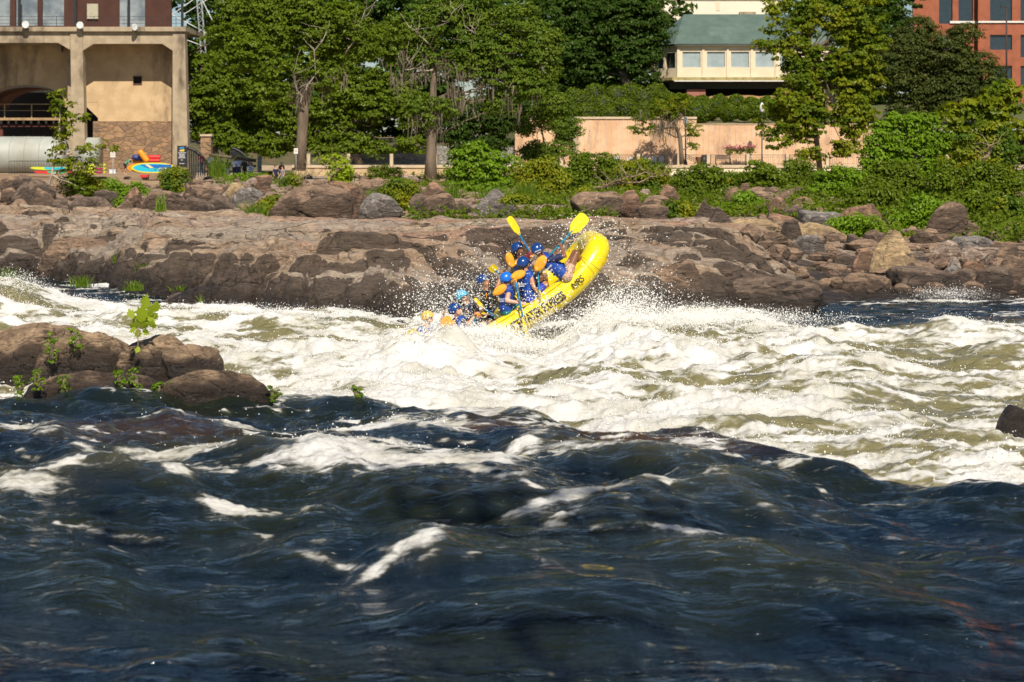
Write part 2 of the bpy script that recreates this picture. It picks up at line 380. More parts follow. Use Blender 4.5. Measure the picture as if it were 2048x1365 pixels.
BL=[ # bbox in the photograph, kind, tilt, roundness, label
(0,355,36,379,'b',0,.8,'rounded brown boulder at the far left edge below the wooden steps'),
(22,352,71,379,'d',5,.9,'humped dark boulder below the wooden steps at far left'),
(28,363,104,404,'d',-28,.7,'curved dark boulder rising to a blunt tip beside the leaning sapling'),
(0,378,37,403,'b',0,.9,'low rounded boulder at left edge under the humped one'),
(10,400,56,421,'b',0,.5,'flat grey brown slab at the left end of the rubble row'),
(50,380,110,424,'b',-15,.3,'big tilted boulder with a pale top left of the blocky dark one'),
(90,400,137,433,'d',0,.1,'blocky dark boulder in the left rubble row'),
(135,396,217,423,'d',2,.3,'long flat dark slab with a shadowed gap beneath'),
(148,417,215,437,'b',0,.3,'low slab tucked beneath the long flat dark slab'),
(190,382,233,406,'d',-20,.4,'dark wedge boulder leaning above the flat slab'),
(238,378,286,420,'r',10,.2,'angular reddish boulder beside the bright green weed'),
(230,402,272,430,'b',25,.4,'sloping brown boulder under the angular reddish one'),
(283,386,372,433,'b',-6,.8,'large smooth rounded boulder with bushy grass in front'),
(352,398,424,431,'d',-15,.6,'dark triangular boulder beside the large smooth rounded one'),
(398,393,466,428,'d',12,.5,'dark overhanging boulder in the middle of the left row'),
(366,372,442,398,'b',0,.3,'rough low slab behind the dark triangular boulder'),
(452,368,488,390,'t',-15,.6,'small tan topped boulder behind the dark overhanging one'),
(455,378,532,404,'g',8,.5,'grey brown boulder with a mottled top near the reed clump'),
(484,357,522,374,'p',10,.2,'pale slanting slab under the low green shrub'),
(508,352,541,374,'r',0,.5,'reddish block beside the two seated people'),
(505,390,562,416,'b',-10,.4,'brown boulder behind the tall green reed clump'),
(545,376,694,435,'b',-12,.7,'massive brown boulder with pale vertical streaks'),
(645,368,724,428,'r',0,.5,'reddish shoulder boulder joined to the massive streaked one'),
(718,390,800,430,'g',0,.5,'grey domed boulder right of the massive streaked one'),
(815,378,842,398,'d',0,1,'small dark round boulder balanced above the dark wedge'),
(818,390,863,416,'d',-10,.3,'dark wedge under the small round boulder'),
(848,390,912,423,'b',12,.7,'brown rounded boulder with a black hollow beneath'),
(910,402,948,419,'d',-15,.4,'low dark boulder left of the grey pyramid'),
(946,382,1028,420,'g',0,.0,'pointed grey pyramid boulder with fine stripes'),
(720,361,808,382,'b',0,.2,'long flat brown slab below the promenade wall'),
(797,351,838,369,'p',-5,.4,'pale boulder at the foot of the mossy tree'),
(803,366,842,390,'r',-10,.4,'small pinkish boulder behind the dark round one'),
(844,366,896,398,'r',0,.2,'reddish split column of rock below the mossy tree trunk'),
(905,340,925,376,'r',0,.3,'upright reddish rock left of the bright green bush'),
(1148,387,1248,423,'b',6,.5,'layered brown boulder behind the yellow raft bow'),
(1226,383,1276,414,'r',0,.1,'pointed reddish boulder with a dark hollow under it'),
(1243,390,1292,428,'r',-40,.2,'tilted rusty boulder propped against the pointed reddish one'),
(1282,394,1362,426,'b',14,.5,'long tan brown boulder right of the tilted rusty one'),
(1276,380,1304,395,'p',0,.5,'small knobbly tan boulder on top of the central pile'),
(1280,411,1334,434,'b',0,.3,'squat brown boulder at the foot of the central pile'),
(1317,373,1366,402,'r',-25,.3,'sloped reddish slab leaning against the dark green bush'),
(1391,400,1425,446,'d',-8,.0,'upright dark angular boulder with a jagged top'),
(1410,414,1443,444,'d',-25,.1,'small dark shard beside the upright angular boulder'),
(1324,440,1380,458,'g',0,.2,'low grey ledge block under the yellow bramble'),
(1384,444,1428,464,'g',0,.2,'grey cracked block between bramble and tilted blade'),
(1418,419,1478,473,'d',-48,.1,'dark blade shaped boulder tilted up to the right'),
(1447,443,1572,489,'t',4,.7,'large tan slab with swirled banding'),
(1560,444,1614,503,'d',6,.2,'upright dark brown block beside the swirled tan slab'),
(1588,452,1684,484,'t',-10,.2,'tan topped slab lying across the dark blocks'),
(1590,478,1647,522,'g',0,.1,'faceted dark grey boulder under the tan topped slab'),
(1540,398,1582,434,'r',0,.6,'rounded reddish brown boulder behind the curved one'),
(1590,399,1627,428,'r',0,.7,'round reddish boulder at the edge of the green thicket'),
(1566,414,1614,444,'d',-30,.5,'curved dark boulder leaning on the round reddish one'),
(1524,430,1602,452,'r',-8,.2,'flat reddish slab behind the swirled tan slab'),
(1612,428,1702,462,'g',-8,.1,'stack of grey slabby rock left of the reddish hump'),
(1672,414,1802,470,'r',8,.3,'large reddish tan hump above the low green bush'),
(1452,380,1484,403,'r',0,.8,'round reddish boulder in weeds below the cream wall'),
(1482,368,1500,390,'r',0,.5,'small rusty boulder in weeds beside the round one'),
(1616,514,1635,531,'d',0,.5,'small dark stone below the faceted grey boulder'),
(1666,511,1709,534,'d',0,.8,'dark rounded stone at the lower edge of the green bush'),
(1697,474,1722,508,'d',0,.3,'dark stone poking out of the middle of the green bush'),
(1711,505,1772,550,'r',-15,.2,'reddish slab leaning against the big golden boulder'),
(1745,468,1878,556,'t',-3,.25,'big golden triangular boulder'),
(1863,414,1927,474,'b',0,.5,'brown boulder half buried in vines'),
(1900,480,1992,522,'g',0,.0,'blue grey flat topped boulder with pale veins'),
(1868,488,1918,528,'p',10,.0,'pale broken pinkish rock left of the blue grey boulder'),
(1912,500,1992,534,'p',0,.0,'pink veined block below the blue grey boulder'),
(1984,490,2034,534,'b',0,.2,'brown angular rock right of the blue grey boulder'),
(1888,520,1927,548,'p',-10,.4,'cream coloured boulder beside the golden triangle'),
(1792,540,1932,590,'d',-4,.4,'long dark wet boulder below the golden triangle'),
(1917,545,1962,585,'d',0,.4,'dark wet block above the splash at right'),
(1925,527,1968,551,'r',0,.3,'reddish block above the dark wet one'),
(1898,525,1932,556,'g',-35,.1,'grey pointed stone wedged by the cream boulder'),
(1962,540,2024,594,'d',0,.9,'dark rounded wet boulder near the right edge'),
(2003,520,2052,574,'b',0,.8,'brown rounded boulder at the right edge'),
(1704,555,1784,594,'b',-3,.3,'low brown ledge rock at the waterline'),
(1654,584,1704,608,'d',0,.6,'dark wet stone awash beside the ledge'),
(1640,560,1700,588,'b',5,.4,'brown ledge stone above the awash dark one'),
(2030,560,2075,596,'d',0,.6,'dark wet rock cut by the right edge of the picture'),
(0,449,43,494,'r',5,.6,'reddish dark rock at the left edge beside green vines'),
(-8,408,14,434,'r',0,.5,'small rust coloured rock at the far left edge'),
]
for i,(a,b,c,d,k,t,r,lb) in enumerate(BL):
    tp=.93 if 'big golden tri' in lb else .88 if 'pyramid' in lb else .6 if 'reddish tan hump' in lb or 'shard' in lb or 'pointed' in lb or 'upright dark ang' in lb else .5 if 'blade' in lb else (.0,.25,.45)[i%3]
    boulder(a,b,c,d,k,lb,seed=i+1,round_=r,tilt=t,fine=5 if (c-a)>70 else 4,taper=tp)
# the near rocks on the left, standing in the fast water
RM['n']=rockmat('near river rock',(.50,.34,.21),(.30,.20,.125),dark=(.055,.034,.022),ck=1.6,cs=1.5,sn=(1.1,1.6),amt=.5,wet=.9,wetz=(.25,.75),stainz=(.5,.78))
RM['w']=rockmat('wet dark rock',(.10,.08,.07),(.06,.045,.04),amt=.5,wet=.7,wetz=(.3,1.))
NG='near rocks at the left'
boulder(-80,652,165,785,'n','lumpy brown rock at the left edge with weeds growing down its crack',28.0,101,.5,8,NG,6,.8,.6)
boulder(60,664,285,785,'n','brown rock hump left of the bright green sapling',27.6,102,.55,-5,NG,6,.7,.6)
boulder(205,672,415,775,'n','rounded rock just right of the bright green sapling',27.2,103,.6,6,NG,6,.7,.6)
boulder(318,690,444,775,'n','dark blunt end of rock meeting the white water',27.0,104,.6,0,NG,6,.9,.6)
boulder(0,748,350,822,'n','long low wet rock nearest the viewer at left',25.2,105,.75,0,NG,6,.5,1.2)
boulder(288,742,552,812,'n','smooth whaleback rock with a pale stripe, right of the long low one',25.0,106,.8,3,NG,6,.5,1.2)
boulder(1998,812,2090,880,'w','black wet rock cut by the right edge of the rapids',23.6,107,.8,-20,NG,5,.8,.8)
# awash ledges at the foot of the shelf
AG='ledges at the waterline'
boulder(300,585,520,650,'d','low wet ledge with water pouring over it',44.5,110,.9,0,AG,6,.5,.8)
boulder(330,578,560,640,'w','glistening wet ledge left of the grassy one',44.2,111,.8,2,AG,6,.5,.8)
boulder(700,588,800,640,'d','grey dome at the waterline left of the paddlers',42.6,112,.9,0,AG,5,.6,.8)
boulder(590,585,730,640,'d','dark ledge below the wide grass patch',43.2,113,.7,0,AG,5,.6,.8)
boulder(1240,520,1420,640,'b','great rounded brown rock face right of the raft',42.0,114,.8,8,AG,6,.6,.5)
boulder(1400,560,1640,650,'d','dark stepped ledge at the waterline right of the raft',42.6,115,.5,6,AG,6,.5,.7)
boulder(760,480,905,640,'d','big dark rock face left of the paddlers',45.4,116,.6,0,AG,6,.6,.4)
boulder(1540,590,1660,640,'w','wet slab awash in blue water',44.,117,.8,3,AG,5,.6,.9)
boulder(60,475,250,575,'b','big hump of rock above the dark water at left',53.,118,.75,-4,AG,6,.5,.5)
boulder(905,555,1000,640,'w','black wet rock behind the paddlers',43.2,119,.6,0,AG,5,.6,.5)

# ================================================================ WATER
EDGE=([-600,0,480,700,850,1000,1200,1400,1560,1650,1750,1850,2048,2500],
      [800,800,790,795,800,815,860,880,905,940,985,1000,985,960])
def De(px): return 12285./(np.interp(px,*EDGE)-300)
CR=([-400,700,780,830,880,960,1000,1060,1110,1180,1300,1400,1500,1600,1720,2500],
    [.0,.02,.08,.16,.20,.27,.18,.08,.16,.36,.40,.36,.26,.16,.05,.0])
def blob(px,py,cx,cy,rx,ry,ang=0):
    a=R(ang); dx=px-cx; dy=py-cy; u=dx*math.cos(a)+dy*math.sin(a); v=-dx*math.sin(a)+dy*math.cos(a)
    return np.exp(-((u/rx)**2+(v/ry)**2))
FOAM=[(150,965,190,9,-4,.8),(900,990,120,10,12,.7),(1020,1010,160,8,8,.5),(700,1000,100,8,-10,.5),(1700,1060,120,6,8,.35),(420,960,90,8,10,.6),(250,1075,140,5,5,.4),(980,1140,60,6,-15,.5),(640,1130,90,5,10,.4),(1080,930,60,8,20,.6),(1560,960,50,7,20,.5),(100,880,60,5,0,.4),(820,850,130,24,0,1.1),(700,858,110,16,-4,.8),(740,935,240,26,6,1.2),(560,905,110,16,-8,.8),(930,945,110,26,14,.8),(250,912,90,8,-2,.7),(40,853,60,6,2,.8),
 (60,1000,150,22,-6,1.1),(330,985,160,10,24,.95),(450,1035,120,9,10,.7),(620,960,110,26,0,.7),(1000,815,200,16,10,.9),(1130,850,120,14,22,.8),(1240,935,150,14,8,.8),
 (1400,910,60,12,0,.8),(1190,1040,200,8,-8,.8),(1100,1085,60,16,-20,.6),(860,1120,40,34,-60,.6),(800,1140,130,7,-14,.7),(1440,1010,70,8,12,.5),(1520,1045,70,10,20,.6),(1300,1100,220,6,3,.5),(560,1060,110,7,-20,.5),
 (1060,905,90,12,-20,.6),(1340,860,120,14,10,.8),(470,840,80,9,5,.6),(370,905,60,7,0,.6)]
def waves(x,y,n,l0,l1,seed):
    g=np.random.default_rng(seed); t=0.; wx=.35*fbm(x*.35,y*.4,o=2,s=seed); 
    for i in range(n):
        l=l0*(l1/l0)**(i/(n-1)); th=g.normal()*.75+1.2; ph=g.uniform(0,6.28)
        s_=np.sin(6.2832*((x+wx)*math.cos(th)+(y-wx)*math.sin(th))/l+ph); t=t+(l/l0)**.95*(1-np.abs(s_*.5+.5-1)*1.0 if 0 else s_)*g.uniform(.6,1.3)
    return t/math.sqrt(n)*1.3
def water(x,D):
    px=1024+F*x/D
    de=De(px); fg=1-ss(-.1,1.9,D-de)                # 1 on the near sheet, 0 beyond its lip
    py0=HZ+(CH-.35)*F/D
    # near sheet: heaving swell running to the right
    nz=.20*fbm(x*.33+D*.12,D*.42,o=2,s=1)+.085*waves(x,D,26,2.2,.28,5)*(.55+.45*ss(12,18,D))+.04*ridge(x*1.6+.5*D,D*2.3,o=3,s=3)*ss(14,19,D)
    z1=.35+nz
    for (cx,cy,rx,ry,h) in ((170,990,170,26,.30),(-20,1000,90,30,.12),(930,1000,170,44,.12),(1180,880,260,22,.14),(830,850,160,20,.10),(1650,1010,160,30,-.05),(640,950,160,20,.10),(1470,1000,90,20,.1),(1260,1010,110,20,.08),(300,860,160,14,.07),(1950,1000,120,40,.06)):
        z1=z1+h*blob(px,py0,cx,cy,rx,ry)
    far_swell=.0
    # broken water beyond: heaps and hollows with frothy tops
    b1=ridge(x*.28,D*.55+.1*x,o=2,s=20); b2=.45+1.1*np.abs(fbm(x*.75+.25*D,D*1.4,o=4,s=23,g=.6)); b3=.35+np.abs(fbm(x*3.0,D*3.6,o=3,s=26))
    calm=ss(1380,1650,px)*ss(37.5,40,D)+ss(520,300,px)*ss(42.5,44,D)+ss(46,48,D)
    calm=np.clip(calm,0,1)
    z2=.0+(.22*(b1-.35)+.08*(b2-.6)+.04*(b3-.6)+.10*fbm(x*.45,D*.9,o=2,s=27)+.05*fbm(x*1.7+.4*D,D*3.2,o=4,s=28,g=.6))*(1-.85*calm)+.03*fbm(x*1.5,D*3,o=3,s=29)*calm
    crest=np.interp(px,*CR); z2=z2+crest*np.where(D<34.2,np.exp(-((D-34.2)/1.5)**2),np.exp(-((D-34.2)/2.1)**2))*(.85+.3*b2)
    z2=z2+.30*blob(px,D*40,850,31.2*40,130,52)*(.6+.5*b2)+.2*blob(px,D*40,640,32.5*40,110,44)*(.5+.6*b2)+.16*blob(px,D*40,1130,29.5*40,120,40)*(.5+.6*b2)
    z2=z2+crest*.5*np.exp(-((D-31.5)/1.6)**2)*b2
    z2=z2+.75*np.exp(-((D-41.2)/2.4)**2)*ss(230,-30,px)
    z2=z2+.22*np.exp(-((D-38.5)/1.5)**2)*blob(px,0,330,0,140,1)+.2*np.exp(-((D-38)/1.2)**2)*(blob(px,0,520,0,90,1)+blob(px,0,700,0,80,1))
    z2=z2+.16*np.exp(-((D-26.8)/1.1)**2)*blob(px,0,1620,0,180,1)+.2*np.exp(-((D-30)/1.)**2)*blob(px,0,1680,0,110,1)+.16*np.exp(-((D-24.)/.9)**2)*blob(px,0,1500,0,110,1)
    z2=z2-.12*(1-ss(0,4,D-de))
    z2=z2+.36*ss(52,47,D)*ss(44,47,D)*ss(300,200,px)*0
    z=z1*fg+z2*(1-fg)
    py=HZ+(CH-z)*F/D
    # foam amounts
    streak=fbm(x*.9+.35*D,D*2.1,o=5,s=31,g=.6)
    f1=sum(a*blob(px,py0,cx,cy,rx,ry,an) for cx,cy,rx,ry,an,a in FOAM)
    lace=ss(.30,.85,ridge(x*1.2+.45*D+.5*streak,D*2.6,o=4,s=37,g=.6)); f1=f1*(.55+.8*streak+1.0*lace)+.75*ss(.45,.9,ridge(x*1.3+.5*D,D*2.2,o=4,s=3))*ss(.0,.5,streak)*ss(13.5,17,D)*.9
    f1=np.clip(f1,0,1.2)
    base=np.interp(px,[0,400,1000,1500,2048],[.85,1.05,1.0,.80,.72])
    f2=base-.10+.75*fbm(x*.42+.15*D,D*1.25,o=6,s=33,g=.62)+.95*fbm(x*.8+.3*D,D*3.6,o=6,s=36,g=.66)+.55*(b1-.4)+.3*(b2-.7)+.8*crest*np.exp(-((D-33.)/2.6)**2)
    f2=f2+.7*ss(3.0,.6,D-de)*ss(.2,1.2,D-de)+.5*ss(560,420,py)*0
    f2=f2-.75*calm+.45*calm*ss(.3,.75,ridge(x*.6,D*2.4,o=4,s=35))
    f2=f2-.9*np.exp(-((D-40.5)/2.4)**2)*ss(110,-20,px)*ss(.1,.4,fbm(x*.5,D,o=2,s=77)+.35)
    f2=f2+1.0*blob(px,D*40,1050,34.6*40,130,70)+.4*blob(px,D*40,860,31*40,200,90)
    f2=np.clip(f2,0,1.3)
    foam=np.minimum(1.5*f1,.80)*fg+f2*(1-fg)
    aer=np.clip((1-fg)*(1-calm)*(1.0)+fg*(.22*ss(.05,.4,z1-.43)+.40*np.clip(f1,0,1)),0,1)
    brown=fg*.7*np.clip(blob(px,py0,1330,900,190,26,4)+.9*blob(px,py0,980,850,110,18,0)+.7*blob(px,py0,300,865,220,26,0),0,1)
    return z,foam,aer,brown
u=np.linspace(-.345,.345,1180)
Dn=np.concatenate([13608./np.linspace(1180,540,660)[:-1]*.93,np.linspace(13608/540*.93,56,560)])
Dn=np.concatenate([np.linspace(6,Dn[0]-.05,40),Dn])
DD,UU=np.meshgrid(Dn,u,indexing='ij'); XX=UU*DD
WZ,WF,WA,WB=water(XX,DD)
m,nt,b=newmat('river water'); MC['river water']=m
def attr(n): a=nd(nt,'ShaderNodeAttribute',attribute_name=n); return a.outputs['Fac']
fo,ae,br=attr('foam'),attr('aer'),attr('brown')
fn=math2(nt,'ADD',math2(nt,'MULTIPLY',tex(nt,5.5,8,rough=.68,stretch=(.55,1.4,1)),.6),math2(nt,'MULTIPLY',tex(nt,1.6,7,rough=.7,stretch=(.5,1.5,1),dist=.8),.4))
ff=math2(nt,'ADD',fo,math2(nt,'MULTIPLY',math2(nt,'SUBTRACT',fn,.5),3.2))
fac=rampf(nt,ff,.30,.92)
wc=mixc(nt,rampf(nt,tex(nt,.4,3),.35,.65),(.003,.010,.020),(.010,.014,.008))
wc=mixc(nt,ae,wc,(.17,.155,.075)); wc=mixc(nt,br,wc,(.075,.034,.010))
fc=mixc(nt,rampf(nt,tex(nt,1.1,5),.4,.65),(.83,.83,.81),(.66,.645,.57))
bd_=nd(nt,'ShaderNodeBsdfDiffuse'); lk(nt,fc,bd_.inputs['Color']); bt_=nd(nt,'ShaderNodeBsdfTranslucent'); lk(nt,fc,bt_.inputs['Color'])
bw=nd(nt,'ShaderNodeMixShader'); bw.inputs[0].default_value=.2; lk(nt,bd_.outputs[0],bw.inputs[1]); lk(nt,bt_.outputs[0],bw.inputs[2])
lk(nt,wc,b.inputs['Base Color']); b.inputs['Roughness'].default_value=.05; b.inputs['IOR'].default_value=1.33
h1=tex(nt,2.6,4,stretch=(.7,1.6,1),dist=.6); h2=tex(nt,11,4,stretch=(.6,1.4,1),dist=.5)
n1=bump(nt,h1,1.,.13,b); n2=bump(nt,h2,1.,.032,b,n1)
fb=nd(nt,'ShaderNodeBump'); fb.inputs['Strength'].default_value=.8; fb.inputs['Distance'].default_value=.06
lk(nt,tex(nt,6,10,rough=.74,stretch=(.7,1.2,1)),fb.inputs['Height']); lk(nt,fb.outputs[0],bd_.inputs['Normal'])
mx=nd(nt,'ShaderNodeMixShader'); lk(nt,fac,mx.inputs[0]); lk(nt,b.outputs[0],mx.inputs[1]); lk(nt,bw.outputs[0],mx.inputs[2])
lk(nt,mx.outputs[0],nt.nodes['Material Output'].inputs['Surface'])
# frothy surface pushes up where foam is thick
lump=.5+np.abs(fbm(XX*7.5,DD*7.5,o=3,s=90)); WZ2=WZ+np.clip(WF,0,1)*.03*(lump-.7)
me=grid_mesh('river',XX,DD,WZ2,m); setattr_f(me,'foam',WF); setattr_f(me,'aer',WA); setattr_f(me,'brown',WB)
struct(link('river',me))
# ================================================================ RAFT
def remesh(mb,name,mat,vox,parent=None,smooth_it=2,label=None):
    me=mb.mesh(name,mat,True); o=bpy.data.objects.new(name,me); C.objects.link(o)
    md=o.modifiers.new('r','REMESH'); md.mode='VOXEL'; md.voxel_size=vox; md.use_smooth_shade=True
    if smooth_it: sm=o.modifiers.new('s','SMOOTH'); sm.factor=.6; sm.iterations=smooth_it
    dg=bpy.context.evaluated_depsgraph_get(); new=bpy.data.meshes.new_from_object(o.evaluated_get(dg))
    o.modifiers.clear(); o.data=new; bpy.data.meshes.remove(me); new.name=name
    if len(new.materials)==0: new.materials.append(mat)
    if parent: o.parent=parent
    if label: o['label']=label
    return o
O_=P(1069,626,34.75)
Lx=Vector((.84,.10,.53)).normalized(); Ly=Vector((-.33,.94,-.06)); Ly=(Ly-Lx*Ly.dot(Lx)).normalized(); Lz=Lx.cross(Ly)
def solve_ab(px,py):
    k=(px-1024)/F; mm=(HZ-py)/F
    # (O+aL+bU).x=k*Y ; z-CH=m*Y
    A=np.array([[Lx.x-k*Lx.y, Lz.x-k*Lz.y],[Lx.z-mm*Lx.y, Lz.z-mm*Lz.y]])
    r=np.array([k*O_.y-O_.x, mm*O_.y-(O_.z-CH)]); return np.linalg.solve(A,r)
prof_px=[(838,700),(868,728),(925,716),(996,672),(1069,626),(1120,593),(1152,566),(1183,532),(1199,505),(1204,497)]
pab=np.array([solve_ab(*p) for p in prof_px]); seg=np.r_[0,np.cumsum(np.hypot(*np.diff(pab,axis=0).T))]
PL=seg[-1]; HW=.74; TR=.232
def smooth1(v,k=9):
    ker=np.hanning(k+2)[1:-1]; ker/=ker.sum(); return np.convolve(np.pad(v,k//2,mode='edge'),ker,'valid')
_t=np.linspace(0,PL,200); _a=smooth1(np.interp(_t,seg,pab[:,0]),31); _b=smooth1(np.interp(_t,seg,pab[:,1]),31)
_a+=np.linspace(pab[0,0]-_a[0],pab[-1,0]-_a[-1],200); _b+=np.linspace(pab[0,1]-_b[0],pab[-1,1]-_b[-1],200)
def RP(t,lat,up=0.):
    """raft point: arc length t from the stern, lateral offset from the near tube, height above the tube axis"""
    a=np.interp(t,_t,_a); b=np.interp(t,_t,_b)
    e=.02; da=np.interp(t+e,_t,_a)-np.interp(t-e,_t,_a); db=np.interp(t+e,_t,_b)-np.interp(t-e,_t,_b); n=math.hypot(da,db) or 1
    return O_+Lx*(a-db/n*up)+Lz*(b+da/n*up)+Ly*lat
def mkplastic(name,c,rough=.35,bmp=.25):
    m,nt,b=newmat(name)
    col=mixc(nt,rampf(nt,tex(nt,3,6,rough=.7),.35,.7),c,tuple(v*.86 for v in c)); lk(nt,col,b.inputs['Base Color'])
    b.inputs['Roughness'].default_value=rough; b.inputs['Coat Weight'].default_value=.15; b.inputs['Coat Roughness'].default_value=.15
    bump(nt,tex(nt,2.4,3),bmp,.05,b); MC[name]=m; return m
YEL=mkplastic('yellow raft rubber',(.86,.66,.006),.32)
BLK=M('black print',(.012,.012,.012),rough=.6); ORA=M('orange foam fabric',(.85,.36,.01),(.75,.28,.01),8,.7,.3,40,.01)
raft=thing('raft','yellow inflatable raft rearing bow up out of the foam with people aboard','raft',loc=tuple(O_))
def rlink(o):
    o.parent=raft; o.matrix_parent_inverse=Matrix.Translation(-O_); return o
N=220; path=[]
for i in range(N):
    th=2*math.pi*i/N; c,s=math.cos(th),math.sin(th); n=3.6
    x=math.copysign(abs(c)**(2/n),c); y=math.copysign(abs(s)**(2/n),s)
    path.append((PL/2*(1+x),HW*(1+y)))
# resample evenly
pp=np.array([RP(t,l)[:] for t,l in path]); pq=np.vstack([pp,pp[:1]]); d=np.r_[0,np.cumsum(np.linalg.norm(np.diff(pq,axis=0),axis=1))]
S=np.linspace(0,d[-1],N,endpoint=False); pp=np.stack([np.interp(S,d,pq[:,k]) for k in range(3)],1)
V=[];nn=28
for i in range(N):
    t=Vector(pp[(i+1)%N]-pp[i-1]).normalized(); s=(Lz-t*Lz.dot(t))
    s=(Ly-t*Ly.dot(t)) if s.length<.25 else s
    if i: s=(ref-t*ref.dot(t))
    s.normalize(); ref=s.copy(); b_=t.cross(s)
    crs=TR*(1+.012*math.cos(i*math.pi/9)**8*-1)
    for k in range(nn):
        a=2*math.pi*k/nn; V.append(Vector(pp[i])+(s*math.cos(a)+b_*math.sin(a))*crs)
Q=[(i*nn+k,i*nn+(k+1)%nn,((i+1)%N)*nn+(k+1)%nn,((i+1)%N)*nn+k) for i in range(N) for k in range(nn)]
# close the seam where the frame has turned: match the last ring to the first by offset
r0=np.array([v[:] for v in V[:nn]]); rl=np.array([v[:] for v in V[-nn:]]); off=min(range(nn),key=lambda o:np.sum((np.roll(r0,-o,0)-rl)**2))
Q=[q for q in Q if q[2]>=nn or q[0]<(N-1)*nn]
Q+=[((N-1)*nn+k,(N-1)*nn+(k+1)%nn,(k+1+off)%nn,(k+off)%nn) for k in range(nn)]
rlink(link('tube',mesh_np('tube',[v[:] for v in V],np.array(Q),YEL)))
# floor, thwarts, seams, rope
nf=40; X=[];
for i in range(nf):
    t=.12+(PL-.24)*i/(nf-1)
    for j in range(9):
        l=2*HW*j/8; X.append(RP(t,l,-.14+.02*math.cos(j*math.pi*1.5))[:])
idx=np.arange(nf*9).reshape(nf,9); Q=np.stack([idx[:-1,:-1],idx[:-1,1:],idx[1:,1:],idx[1:,:-1]],-1).reshape(-1,4)
X2=[(Vector(v)-Lz*.09)[:] for v in X]; Q=np.vstack([Q,Q[:,::-1]+nf*9])
rlink(link('floor',mesh_np('floor',X+X2,Q,YEL)))
for t in (PL*.27,PL*.47,PL*.67):
    mb=MB(); mb.caps(RP(t,.12,.02),RP(t,2*HW-.12,.02),.165,.165,20); rlink(mb.obj('thwart',YEL,smooth=True))
for lat in (0,2*HW):
    for t in (PL*.905,):
        mb=MB(); ring=[]
        for k in range(-7,8):
            a=k/7*R(115)+(-math.pi/2 if lat==0 else math.pi/2); ring.append(RP(t,lat+math.sin(a)*(TR+.004)*(1),math.cos(a)*(TR+.004)))
        mb.tube(ring,.006,5)
        rlink(mb.obj('seam',M('dark yellow seam',(.35,.27,.01)),smooth=True))  # seam line in a darker yellow
for lat,sg in ((0,-1),(2*HW,1)):
    mb=MB(); pts=[]
    for i in range(90):
        t=.25+(PL-.75)*i/89; sagg=.03*abs(math.sin(i*math.pi/15)); a=R(38)+sagg
        pts.append(RP(t,lat+sg*math.sin(a)*(TR+.014),math.cos(a)*(TR+.014)))
    mb.tube(pts,.006 if lat==0 else .008,5); rlink(mb.obj('grab_line',M('yellow web',(.55,.42,.02)) if lat==0 else BLK,smooth=True))
# lettering wrapped round the near tube
def wrap_text(body,t0,hgt,xs,ang0,name,offs=.02,shear=0):
    cu=bpy.data.curves.new(name,'FONT'); cu.body=body; cu.size=1; cu.offset=offs; cu.shear=shear; cu.space_character=1.02
    ot=bpy.data.objects.new(name,cu); C.objects.link(ot); dg=bpy.context.evaluated_depsgraph_get(); dg.update()
    me=bpy.data.meshes.new_from_object(ot.evaluated_get(dg)); bpy.data.objects.remove(ot)
    import bmesh
    bm=bmesh.new(); bm.from_mesh(me); bmesh.ops.triangulate(bm,faces=bm.faces)
    for _ in range(2):
        bmesh.ops.subdivide_edges(bm,edges=[e for e in bm.edges if e.calc_length()>.15],cuts=1)
        bmesh.ops.triangulate(bm,faces=bm.faces)
    for v in bm.verts:
        t=t0+v.co.x*hgt*xs; a=-math.pi/2-ang0+v.co.y*hgt/TR      # angle 0 = top, -90deg = outer side
        v.co=RP(t,math.sin(a)*(TR+.006),math.cos(a)*(TR+.006))
    bmesh.ops.recalc_face_normals(bm,faces=bm.faces)
    bm.to_mesh(me); bm.free(); me.materials.clear(); me.materials.append(BLK)
    return rlink(link(name,me))
def tpos(px,py):   # arc position of a photo point near the tube
    best=min(range(200),key=lambda i:(lambda v:((v.x/v.y*F+1024)-px)**2+((HZ-(v.z-CH)/v.y*F)-py)**2)(RP(_t[i],0)))
    return _t[best]
tA,tB=tpos(1004,668),tpos(1122,592)
wrap_text('WHITEWATER EXPRESS',tA-.02,.235,(tB-tA+.08)/(.235*10.9),R(20),'lettering',.03)
wrap_text('NRS',tpos(1152,566)-.12,.17,.85,R(12),'maker_mark',.02,.25)

# ================================================================ PEOPLE AND PADDLES
SK={'pale':M('pale skin',(.62,.36,.25),(.56,.30,.20),9,.5),'tan':M('tan skin',(.50,.25,.13),(.44,.2,.1),9,.42),'brown':M('brown skin',(.24,.10,.055),(.19,.08,.04),9,.4)}
CL={'blue':M('royal blue nylon',(.004,.06,.36),(.004,.045,.27),9,.55,.6,22,.02),'navy':M('navy fabric',(.01,.018,.085),(.008,.012,.05),9,.6,.6,22,.02),
 'black':M('black wet fabric',(.010,.010,.012),(.02,.018,.018),9,.4,.6,22,.02),'maroon':M('maroon fabric',(.16,.012,.02),rough=.6),'green':M('green fabric',(.12,.38,.22),rough=.8),
 'teal':M('teal fabric',(.0,.16,.17),(.0,.11,.13),9,.5),'flower':M('floral shorts fabric',(.62,.50,.36),(.30,.10,.05),34,.7),'white':M('white cotton',(.75,.76,.78),rough=.85),
 'denim':M('light blue cotton',(.35,.48,.68),rough=.85),'brownc':M('dark brown wet fabric',(.05,.025,.015),rough=.5),'brightblue':M('bright blue shorts',(.03,.06,.55),rough=.6),'red':M('red cloth',(.5,.03,.02),rough=.8),'grey':M('grey cotton',(.25,.25,.26),rough=.85)}
